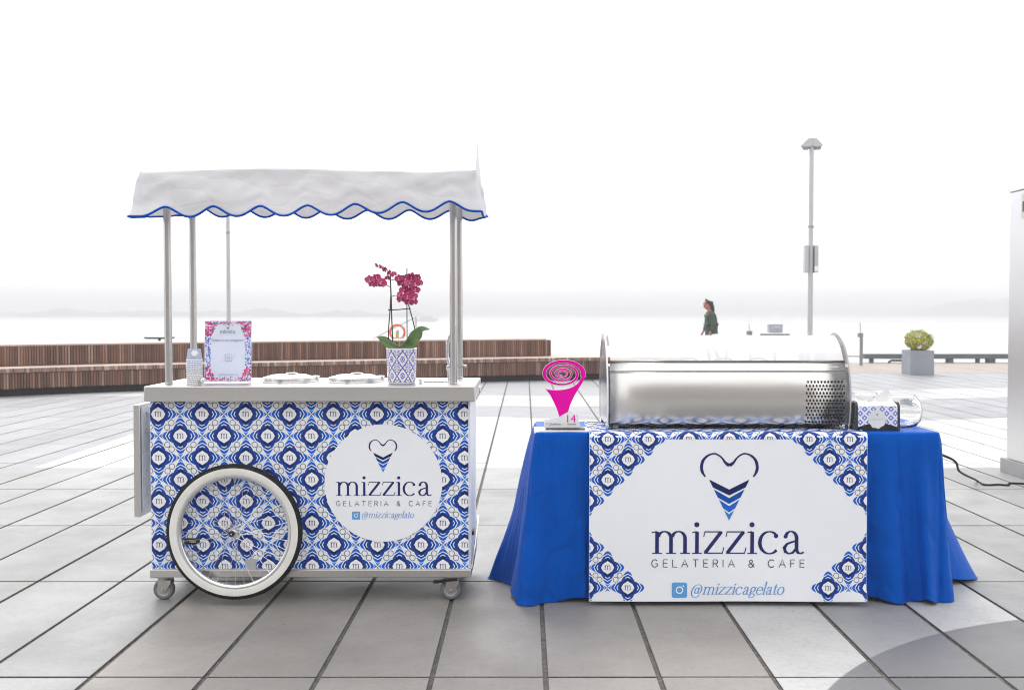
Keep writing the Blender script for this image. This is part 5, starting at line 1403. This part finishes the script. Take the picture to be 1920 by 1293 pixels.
cleat = f.build('mooring_cleat', mk('cleat_iron', (.05, .05, .05), .5, 0, .1), None, smooth=40); tag(cleat, 'small dark mooring cleat on the boardwalk in front of the timber rail', 'cleat')

# slim bollard post with a whip aerial, right of the display case
def whip(px, Y, pytop, pybox, wbox, lab, cat='post'):
    x = XA(px, Y, 640); o = empty('marker_post', (x, Y, 0), lab, cat, 'slim grey posts at the water')
    zb1 = ZA(pybox, Y)
    f = MB(); f.tube([(x, Y, 0), (x, Y, zb1)], wbox, 12); f.build('post', MIDG, o, smooth=40)
    f = MB(); f.box(x - wbox * 2.1, x + wbox * .9, Y - wbox, Y + wbox, zb1 - .10, zb1); f.build('cap', MIDG, o, bevel=.01)
    f = MB(); f.tube([(x - wbox * .6, Y, zb1 - .02), (x - wbox * .8, Y, ZA(pytop, Y))], .012, 6); f.build('whip', PALEG, o, smooth=40)
whip(1615, 24.4, 604, 624, .04, 'slim grey post with a thin whip just right of the display case hood')
whip(1407, 25.2, 607, 620, .045, 'slim grey post with a thin whip above the display case hood, right of the person')
f = MB(); zz = ZA(667.5, 25.3); f.tube([(XA(1405, 25.3, 667), 25.3, zz), (XA(1613, 25.3, 667), 25.3, zz)], .02, 8); f.tube([(XA(1613, 25.3, 667), 25.3, zz), (XA(1613, 25.3, 667), 25.3, 0)], .02, 8)
for px in (1405, 1510): f.tube([(XA(px, 25.3, 667), 25.3, zz), (XA(px, 25.3, 667), 25.3, 0)], .02, 8)
hb = f.build('hand_bar', mk('greenish_rail', lin((150, 172, 170)), .5), None, smooth=40); tag(hb, 'low pale green bar running from the slim post toward the display case', 'railing')

# round green-edged cafe tables
GREEN = mk('dark_green_edge', lin((44, 76, 68)), .5); TOPG = mk('pale_table_top', (.66, .66, .67), .4)
def cafe(px, py, wpx, Y, lab):
    x = XA(px, Y, py); z = ZA(py, Y); r = wpx / 2 / F * Y
    o = empty('cafe_table', (x, Y, 0), lab, 'cafe table', 'round green-edged tables near the water')
    f = MB(); f.lathe([(0, z + .012), (r * .5, z + .010), (r * .97, z), (r, z - .01)], (x, Y, 0), 40); f.build('tabletop', TOPG, o, smooth=40)
    f = MB(); f.lathe([(r + .001, z - .006), (r + .004, z - .02), (r + .001, z - .045), (r * .9, z - .05), (0, z - .05)], (x, Y, 0), 40); f.build('rim', GREEN, o, smooth=40)
    f = MB(); f.lathe([(.03, z - .05), (.03, .03), (.2, .02), (.22, 0)], (x, Y, 0), 20); f.build('pedestal', GREEN, o, smooth=40)
    return x, z
cafe(1362, 627, 56, 20.6, 'round green-edged table beside the walking person')
tx, tz = cafe(1453, 624.5, 54, 20.6, 'round green-edged table with a small grey box on it')
cafe(299, 630.5, 54, 22.0, 'round green-edged table peeking over the bench at the far left')
f = MB(); f.box(tx - .135, tx + .14, 20.52, 20.70, tz + .014, tz + .185); gb_ = f.build('grey_box', mk('box_grey', lin((158, 158, 166)), .5), None, bevel=.008); tag(gb_, 'small grey box standing on the round green-edged table', 'box')
f = MB(); f.box(tx - .10, tx + .10, 20.512, 20.519, tz + .10, tz + .15); f.build('pale_label', PALEG, gb_)

# ------------------------------------------------------------------ planter with a clipped shrub
PLY = 20.55; qx0, qx1 = XA(1707, PLY, 680), XA(1751.5, PLY, 680); qz = ZA(657, PLY)
pla = empty('planter', ((qx0 + qx1) / 2, PLY + .4, 0), 'square slate grey planter holding a round yellow-green shrub', 'planter')
SLATE = mk('slate_planter', lin((138, 143, 152)), .55, 0, .08, 3, .15)
dpt_ = 5.6 * 0 + (PLY * 0 + 1.0)
f = MB(); wd2 = qx1 - qx0
a_ = [(qx0, PLY), (qx1, PLY), (qx1 - .0, PLY + wd2), (qx0 - .0, PLY + wd2)]
f.prism(a_, lambda u, v, d: Vector((u, v, d)), 0, qz - .06)
for (A_, B_) in (((0, 0), (1, 0)),): pass
t_ = .04
f.box(qx0, qx1, PLY, PLY + t_, qz - .059, qz); f.box(qx0, qx1, PLY + wd2 - t_, PLY + wd2, qz - .059, qz); f.box(qx0, qx0 + t_, PLY + t_ + .001, PLY + wd2 - t_ - .001, qz - .059, qz); f.box(qx1 - t_, qx1, PLY + t_ + .001, PLY + wd2 - t_ - .001, qz - .059, qz)
f.build('planter_box', SLATE, pla)
f = MB(); f.box(qx0 + t_ + .001, qx1 - t_ - .001, PLY + t_ + .001, PLY + wd2 - t_ - .001, qz - .058, qz - .03); f.build('soil', BARK, pla)
SH = [mk('shrub_leaf_lime', lin((186, 188, 18)), .5, 0, .2, 20), mk('shrub_leaf_olive', lin((140, 148, 14)), .5, 0, .2, 20), mk('shrub_leaf_deep', lin((90, 98, 30)), .5, 0, .2, 20), mk('shrub_flower', lin((226, 206, 206)), .5)]
sc_ = Vector(((qx0 + qx1) / 2 + .02, PLY + wd2 / 2, qz + .17)); rr = random.Random(8)
f = MB()
for i in range(5200):
    d = Vector((rr.gauss(0, 1), rr.gauss(0, 1), rr.gauss(0, 1))).normalized()
    lum = 1 + .22 * noise.noise(d * 2.2 + Vector((5, 0, 0))) + .20 * noise.noise(d * 5)
    q_ = rr.uniform(.72, 1.0) ** .5
    ax_ = Vector((.285, .27, .225)) * lum
    narrow = 1 - .32 * max(0, -d.z)
    c = sc_ + Vector((d.x * ax_.x * narrow, d.y * ax_.y * narrow, d.z * ax_.z)) * q_
    n_ = (d + Vector((rr.gauss(0, .5), rr.gauss(0, .5), rr.gauss(0, .5)))).normalized(); t1 = n_.orthogonal().normalized(); t2 = n_.cross(t1); a = rr.random() * 6; t1, t2 = t1 * cos(a) + t2 * sin(a), t2 * cos(a) - t1 * sin(a)
    s_ = rr.uniform(.012, .022); m_ = rr.choice((0, 0, 0, 1, 1, 2))
    f.add([c - t1 * s_, c - t2 * s_ * .5, c + t1 * s_, c + t2 * s_ * .5], [(0, 1, 2, 3)], m_)
for i in range(26):
    c0 = sc_ + Vector(rr.choice([(-.22, -.16, .02), (-.10, -.22, .11), (.03, -.26, -.02), (-.03, -.2, .13), (-.07, -.25, -.1)])) + Vector((rr.gauss(0, .018), 0, rr.gauss(0, .018)))
    for k_ in range(6):
        d = Vector((rr.gauss(0, 1), -1.2, rr.gauss(0, 1))).normalized(); t1 = d.orthogonal().normalized(); t2 = d.cross(t1); s_ = .014
        c = c0 + Vector((rr.gauss(0, .010), rr.gauss(0, .01), rr.gauss(0, .010))); f.add([c - t1 * s_, c - t2 * s_, c + t1 * s_, c + t2 * s_], [(0, 1, 2, 3)], 3)
f.build('foliage', SH, pla)
f = MB()
for i in range(9):
    a = i * .7; f.tube([(sc_.x + .03 * cos(a), sc_.y + .03 * sin(a), qz - .03), (sc_.x + .10 * cos(a), sc_.y + .1 * sin(a), qz + .10), (sc_.x + .2 * cos(a), sc_.y + .18 * sin(a), qz + .2)], [.012, .008, .004], 5)
f.build('stem', BARK, pla)

# ------------------------------------------------------------------ lifebuoy on its post, ramp rails
LY = 25.0; lx_ = XA(745, LY, 622); lz_ = ZA(622.5, LY); lr_ = 15.8 / F * LY
lb = empty('lifebuoy', (lx_, LY, lz_ - lr_), 'orange lifebuoy hanging on a post behind the orchid', 'lifebuoy')
f = MB(); f.lathe([(lr_ * .86 + lr_ * .14 * cos(t), lr_ * .16 * sin(t)) for t in [2 * pi * i / 12 for i in range(13)]], (lx_, LY, lz_), 48, 'Y'); f.build('ring', mk('orange_foam', lin((222, 88, 62)), .55, 0, .08, 8), lb, smooth=60)
for k_ in range(4):
    a = radians(45 + 90 * k_); f = MB(); c_ = Vector((lx_ + lr_ * .86 * cos(a), LY, lz_ + lr_ * .86 * sin(a)))
    f.lathe([(lr_ * .165, -.018), (lr_ * .172, -.015), (lr_ * .172, .015), (lr_ * .165, .018)], (0, 0, 0), 14)
    M = Matrix.Rotation(-a, 4, 'Y'); f.v = [tuple((M @ Vector(v)) + c_) for v in f.v]; f.build('strap', PALEG, lb, smooth=40)
lp = empty('lifebuoy_post', (lx_, LY + .09, 0), 'pale post with a yellow-green plate behind the orange lifebuoy', 'post')
f = MB(); f.tube([(lx_, LY + .10, 0), (lx_, LY + .10, lz_ + .05)], .03, 10); f.build('post', PALEG, lp, smooth=40)
f = MB(); f.box(lx_ - .05, lx_ + .03, LY + .052, LY + .066, lz_ - .16, lz_ + .02); f.build('plate', mk('lime_plate', lin((176, 184, 120)), .5), lp, bevel=.004)
f = MB()
GYr = 26.6
f.tube([W(700, 634, GYr), W(780, 594, GYr + .5)], .018, 6); f.tube([W(742, 640, GYr - .4), W(788, 611, GYr + .4)], .018, 6)
f.tube([W(700, 634, GYr), Vector((W(700, 634, GYr).x, GYr, -.4))], .016, 6); f.tube([W(780, 594, GYr + .5), Vector((W(780, 594, GYr + .5).x, GYr + .5, -1.6))], .016, 6)
f.tube([W(788, 611, GYr + .4), Vector((W(788, 611, GYr + .4).x, GYr + .4, -1.6))], .016, 6); f.tube([W(742, 640, GYr - .4), Vector((W(742, 640, GYr - .4).x, GYr - .4, -.4))], .016, 6)
gr_ = f.build('gangway_rail', mk('thin_rail', lin((170, 174, 176)), .4, 1), None, smooth=40); tag(gr_, 'thin sloping gangway rails over the water behind the lifebuoy', 'railing')
# pale boat far off in the fog
BYY = 330.0; bo = W(800, 590, BYY); boat = empty('distant_boat', (bo.x, BYY, -1.6), 'faint white boat far off in the fog, right of the orchid', 'boat')
f = MB(); f.prism([(bo.x - 4, -.2), (bo.x + 3, -.2), (bo.x + 4, .7), (bo.x - 4, .5)], lambda u, v, d: Vector((u, BYY + d, v - 1.3)), -1.2, 1.2); f.build('hull', PALEG, boat)
f = MB(); f.box(bo.x - 2, bo.x + 2, BYY - 1, BYY + 1, -.81, .1); f.build('cabin', PALEG, boat)

# ------------------------------------------------------------------ steel kiosk at the right edge and its lead
KX = 3.822; KY1 = 8.02; KY0 = 7.0; KZ0 = .115; KZ1 = ZA(361, 8.0)
ki = empty('steel_cabinet', (KX + .45, 7.5, 0), 'tall stainless steel utility cabinet cut by the right edge of the picture', 'cabinet')
PANEL = mk('kiosk_steel', (.66, .655, .67), .30, 1, .02, 1.2, .0, 30, rvar=.01)
f = MB(); f.box(KX, KX + .9, KY0, KY1, KZ0, KZ1); f.build('body', PANEL, ki, bevel=.004)
f = MB(); f.box(KX - .012, KX - .001, KY0 + .05, KY1 - .055, KZ0 + .012, KZ1 - .05); dr = f.build('door', PANEL, ki, bevel=.003)
f = MB(); f.box(KX - .016, KX - .0125, KY0 + .04, KY0 + .06, KZ0 + .01, KZ1 - .05); f.build('hinge_strip', ZINC, dr)
f = MB(); f.box(KX - .014, KX + .914, KY0 - .014, KY1 + .014, KZ1 + .0005, KZ1 + .03); f.build('roof_plate', PANEL, ki, bevel=.003)
f = MB(); f.box(KX - .016, KX + .95, KY0 - .03, KY1 + .07, 0.0, KZ0 - .0005); f.build('plinth', mk('plinth_steel', (.34, .34, .35), .45, .6, .08, 4), ki, bevel=.003)
f = MB(); f.box(KX - .0165, KX - .0125, KY1 - .30, KY1 - .215, ZA(410, 7.8), ZA(362, 7.8)); f.build('plate', ZINC, dr, bevel=.002)
f = MB(); f.box(KX - .018, KX - .0167, KY1 - .28, KY1 - .235, ZA(398, 7.8), ZA(378, 7.8)); f.build('grille', BLACKP, dr)
f = MB(); g1 = W(1776, 846, 5.3)
pts_ = [Vector((TX1 - .15, TYB + .09, ZTB - .25)), Vector((TX1 + .02, TYB + .30, .62)), W(1780, 858, 5.45), W(1800, 884, 6.1), G(1828, 906) + Vector((0, 0, .03)), G(1846, 910) + Vector((0, 0, .008)), G(1872, 909.5) + Vector((0, 0, .007)), G(1890, 910.5) + Vector((0, 0, .007)), G(1920, 908) + Vector((0, 0, .007)), Vector((4.4, 6.94, .007)), Vector((4.3, 6.965, .3))]
f.tube(smoothpath(pts_, 12), .0068, 8); cb_ = f.build('power_cable', RUBBER, None, smooth=60); tag(cb_, 'black power cable running from the blue table across the paving to the steel cabinet', 'cable')

# ------------------------------------------------------------------ person walking by
PYD = 24.8; pxx = XA(1334, PYD, 600)
COAT = mk('green_coat', lin((52, 72, 60)), .8, 0, .12, 9, .3, 60); SKIN = mk('skin', lin((170, 112, 90)), .6); HAIR = mk('dark_hair', (.015, .013, .014), .5, 0, .2, 60)
TROU = mk('dark_trousers', (.03, .035, .035), .8); SHOE = mk('dark_shoes', (.02, .02, .02), .5)
per_ = empty('person', (pxx, PYD, 0), 'person in a long green coat with dark hair walking by the water, head bowed', 'person')
def skin_mesh(name, verts, edges, radii, mat, parent, sub=2, root=0):
    me = bpy.data.meshes.new(name); me.from_pydata(verts, edges, []); o = bpy.data.objects.new(name, me); COL.objects.link(o)
    m1 = o.modifiers.new('skin', 'SKIN'); 
    me.skin_vertices.new() if not me.skin_vertices else None
    for i, r in enumerate(radii):
        r = r if isinstance(r, tuple) else (r, r); me.skin_vertices[0].data[i].radius = r
    me.skin_vertices[0].data[root].use_root = True
    m2 = o.modifiers.new('sub', 'SUBSURF'); m2.levels = sub; m2.render_levels = sub
    m1.use_smooth_shade = True
    dg = bpy.context.evaluated_depsgraph_get(); ev = bpy.data.meshes.new_from_object(o.evaluated_get(dg)); bpy.data.objects.remove(o)
    ev.materials.clear(); ev.materials.append(mat); ev.name = name
    r_ = bpy.data.objects.new(name, ev); COL.objects.link(r_); r_.parent = parent
    return r_
# walking left (-x); local metres, 1.56 m tall
bv = [(0, 0, .80), (-.01, 0, .95), (-.02, 0, 1.10), (-.03, 0, 1.24), (-.05, 0, 1.31), (-.075, 0, 1.37), (-.105, 0, 1.46), (-.10, 0, 1.50),      # 0-7 pelvis..head
      (-.02, -.085, .76), (-.10, -.085, .44), (-.06, -.085, .09), (-.17, -.085, .045),                       # 8-11 near leg
      (.02, .085, .76), (.06, .085, .44), (.22, .085, .12), (.12, .085, .045),                        # 12-15 far leg
      (-.03, -.16, 1.22), (.02, -.20, 1.00), (-.06, -.20, .80), (-.10, -.20, .72),                              # 16-19 near arm
      (-.04, .16, 1.22), (-.06, .19, 1.00), (-.15, .17, .84), (-.19, .16, .77)]                               # 20-23 far arm
be = [(0, 1), (1, 2), (2, 3), (3, 4), (4, 5), (5, 6), (6, 7), (0, 8), (8, 9), (9, 10), (10, 11), (0, 12), (12, 13), (13, 14), (14, 15), (3, 16), (16, 17), (17, 18), (18, 19), (3, 20), (20, 21), (21, 22), (22, 23)]
br = [(.13, .12), .115, .12, .12, .05, .048, (.088, .075), .06, .085, .055, .038, .03, .085, .055, .038, .03, .05, .042, .03, .022, .05, .042, .03, .022]
body = skin_mesh('body', bv, be, br, SKIN, per_)
# coat: torso, sleeves and skirt as one lofted and skinned garment
cv = [(0, 0, .82), (-.01, 0, .98), (-.02, 0, 1.12), (-.03, 0, 1.24), (-.05, 0, 1.325), (-.03, -.165, 1.225), (.03, -.205, 1.00), (-.055, -.205, .80), (-.04, .165, 1.225), (-.06, .195, 1.00), (-.155, .17, .83), (.01, 0, .66), (.02, 0, .52)]
ce = [(0, 1), (1, 2), (2, 3), (3, 4), (3, 5), (5, 6), (6, 7), (3, 8), (8, 9), (9, 10), (0, 11), (11, 12)]
cr_ = [(.185, .16), .165, .175, .165, .065, .072, .062, .052, .072, .062, .050, (.175, .16), (.19, .165)]
skin_mesh('coat', cv, ce, cr_, COAT, per_)
tv = [(0, 0, .62), (-.02, -.085, .66), (-.10, -.085, .43), (-.06, -.085, .13), (.02, .085, .66), (.06, .085, .43), (.215, .085, .15)]
skin_mesh('trousers', tv, [(0, 1), (1, 2), (2, 3), (0, 4), (4, 5), (5, 6)], [.10, .10, .07, .055, .10, .07, .055], TROU, per_)
for sx_, sy_, sz_ in ((-.06, -.085, .0), (.22, .085, .03)):
    f = MB(); f.lathe([(0, 0), (.042, .0), (.046, .02), (.04, .06), (.028, .10), (0, .105)], (0, 0, 0), 16, sx=1)
    f.v = [(-.045 + v[0] * 2.6 * (1 if v[2] < .05 else .6) + sx_ + (.03 if v[2] > .05 else 0), v[1] + sy_, v[2] + sz_) for v in f.v]; f.build('shoe', SHOE, per_, smooth=60, local=True)
# face, ears, hair
f = MB(); f.lathe([(0, -.12), (.045, -.115), (.068, -.07), (.076, -.02), (.078, .03), (.066, .075), (.035, .10), (0, .107)], (0, 0, 0), 24, sx=1.12, sy=.94)
Mh = Matrix.Rotation(radians(-24), 4, 'Y')
f.v = [tuple(Mh @ Vector(v) + Vector((-.108, 0, 1.455))) for v in f.v]; hd = f.build('head', SKIN, per_, smooth=70, local=True)
hp_ = lambda x, y, z: Mh @ Vector((x, y, z)) + Vector((-.108, 0, 1.455))
f = MB(); f.tube([hp_(-.082, 0, .012), hp_(-.100, 0, -.022), hp_(-.084, 0, -.030)], [.006, .011, .006], 8); f.build('nose', SKIN, hd, smooth=60, local=True)
for sy_ in (-1, 1):
    f = MB(); f.lathe([(0, .006), (.009, .003), (.0, -.003)], (0, 0, 0), 10); f.v = [tuple(hp_(-.078 + v[2] * -.3, sy_ * .028 + v[1], .010 + v[0] * .6)) for v in f.v]; f.build('eye', HAIR, hd, smooth=60, local=True)
    f = MB(); f.lathe([(0, .008), (.018, .004), (.014, -.004), (0, -.006)], (0, 0, 0), 12); f.v = [tuple(hp_(.008 + v[0], sy_ * (.074 + v[2]), -.008 + v[1] * 1.4)) for v in f.v]; f.build('ear', SKIN, hd, smooth=60, local=True)
f = MB(); f.tube([hp_(-.080, -.018, -.056), hp_(-.085, 0, -.057), hp_(-.080, .018, -.056)], .0035, 6); f.build('mouth', mk('lips', lin((160, 90, 84)), .5), hd, smooth=60, local=True)
hv_ = [(-.075, 0, 1.53), (-.035, 0, 1.50), (.005, 0, 1.42), (.03, 0, 1.33), (.05, 0, 1.22), (-.125, 0, 1.535)]
skin_mesh('hair', hv_, [(0, 1), (1, 2), (2, 3), (3, 4), (0, 5)], [(.078, .07), (.085, .080), (.07, .07), .05, .03, (.05, .058)], HAIR, per_)
for (wx, wy, wz, dx_) in ((-.105, -.20, .70, -.02), (-.195, .16, .76, -.03)):          # hands
    f = MB(); f.tube([(wx + .012, wy, wz + .03), (wx, wy, wz), (wx + dx_ * .5, wy, wz - .045)], [.018, .026, .02], 10)
    for k_, ln in enumerate((.058, .066, .062, .048)):
        y_ = wy - .024 + .016 * k_; f.tube([(wx + dx_ * .4, y_, wz - .035), (wx + dx_ * .9, y_, wz - .035 - ln * .6), (wx + dx_ * .8 + .012, y_, wz - .035 - ln)], [.0085, .008, .006], 6)
    f.tube([(wx - .012, wy - .02, wz + .002), (wx - .04, wy - .022, wz - .025), (wx - .042, wy - .018, wz - .048)], [.010, .009, .007], 6)
    f.build('hand', SKIN, per_, smooth=60, local=True)

# ------------------------------------------------------------------ the buildings behind the photographer, mirrored in the steel
BRICK = mk('tan_cladding', (.36, .325, .30), .8, 0, .2, .3, .2, 5); WIN = mk('window_glass', (.24, .23, .22), .3, 0, .1, 2)
bl = empty('building', (0, -24, 0), 'long tan building front facing the plaza, seen only as a dim reflection in the steel', 'building')
f = MB(); f.box(-45, 45, -34, -24, -.015, 10.5); f.build('wall', BRICK, bl)
for fl_ in range(3):
    f = MB(); f.box(-44, 44, -24.02, -23.97, .9 + fl_ * 3.2, 2.5 + fl_ * 3.2); f.build('window_band', WIN, bl)
f = MB(); f.box(-45.4, 45.4, -34.4, -23.7, 10.5, 10.9); f.build('parapet', BRICK, bl)
# ------------------------------------------------------------------ the fog over the water
s = MB(); s.box(-2650, 2650, -45, 3450, -3.2, 19)
hz = s.build('haze', SHADE_BLACK); tag(hz, 'pale fog hanging over the harbour', None, None, 'stuff')
m = bpy.data.materials.new('fog'); m.use_nodes = True; m.node_tree.nodes.clear()
vo = m.node_tree.nodes.new('ShaderNodeVolumePrincipled'); ou = m.node_tree.nodes.new('ShaderNodeOutputMaterial')
vo.inputs['Color'].default_value = (.635, .635, .64, 1); vo.inputs['Density'].default_value = .0030; vo.inputs['Anisotropy'].default_value = 0.0
m.node_tree.links.new(vo.outputs[0], ou.inputs['Volume'])
hz.data.materials.clear(); hz.data.materials.append(m)
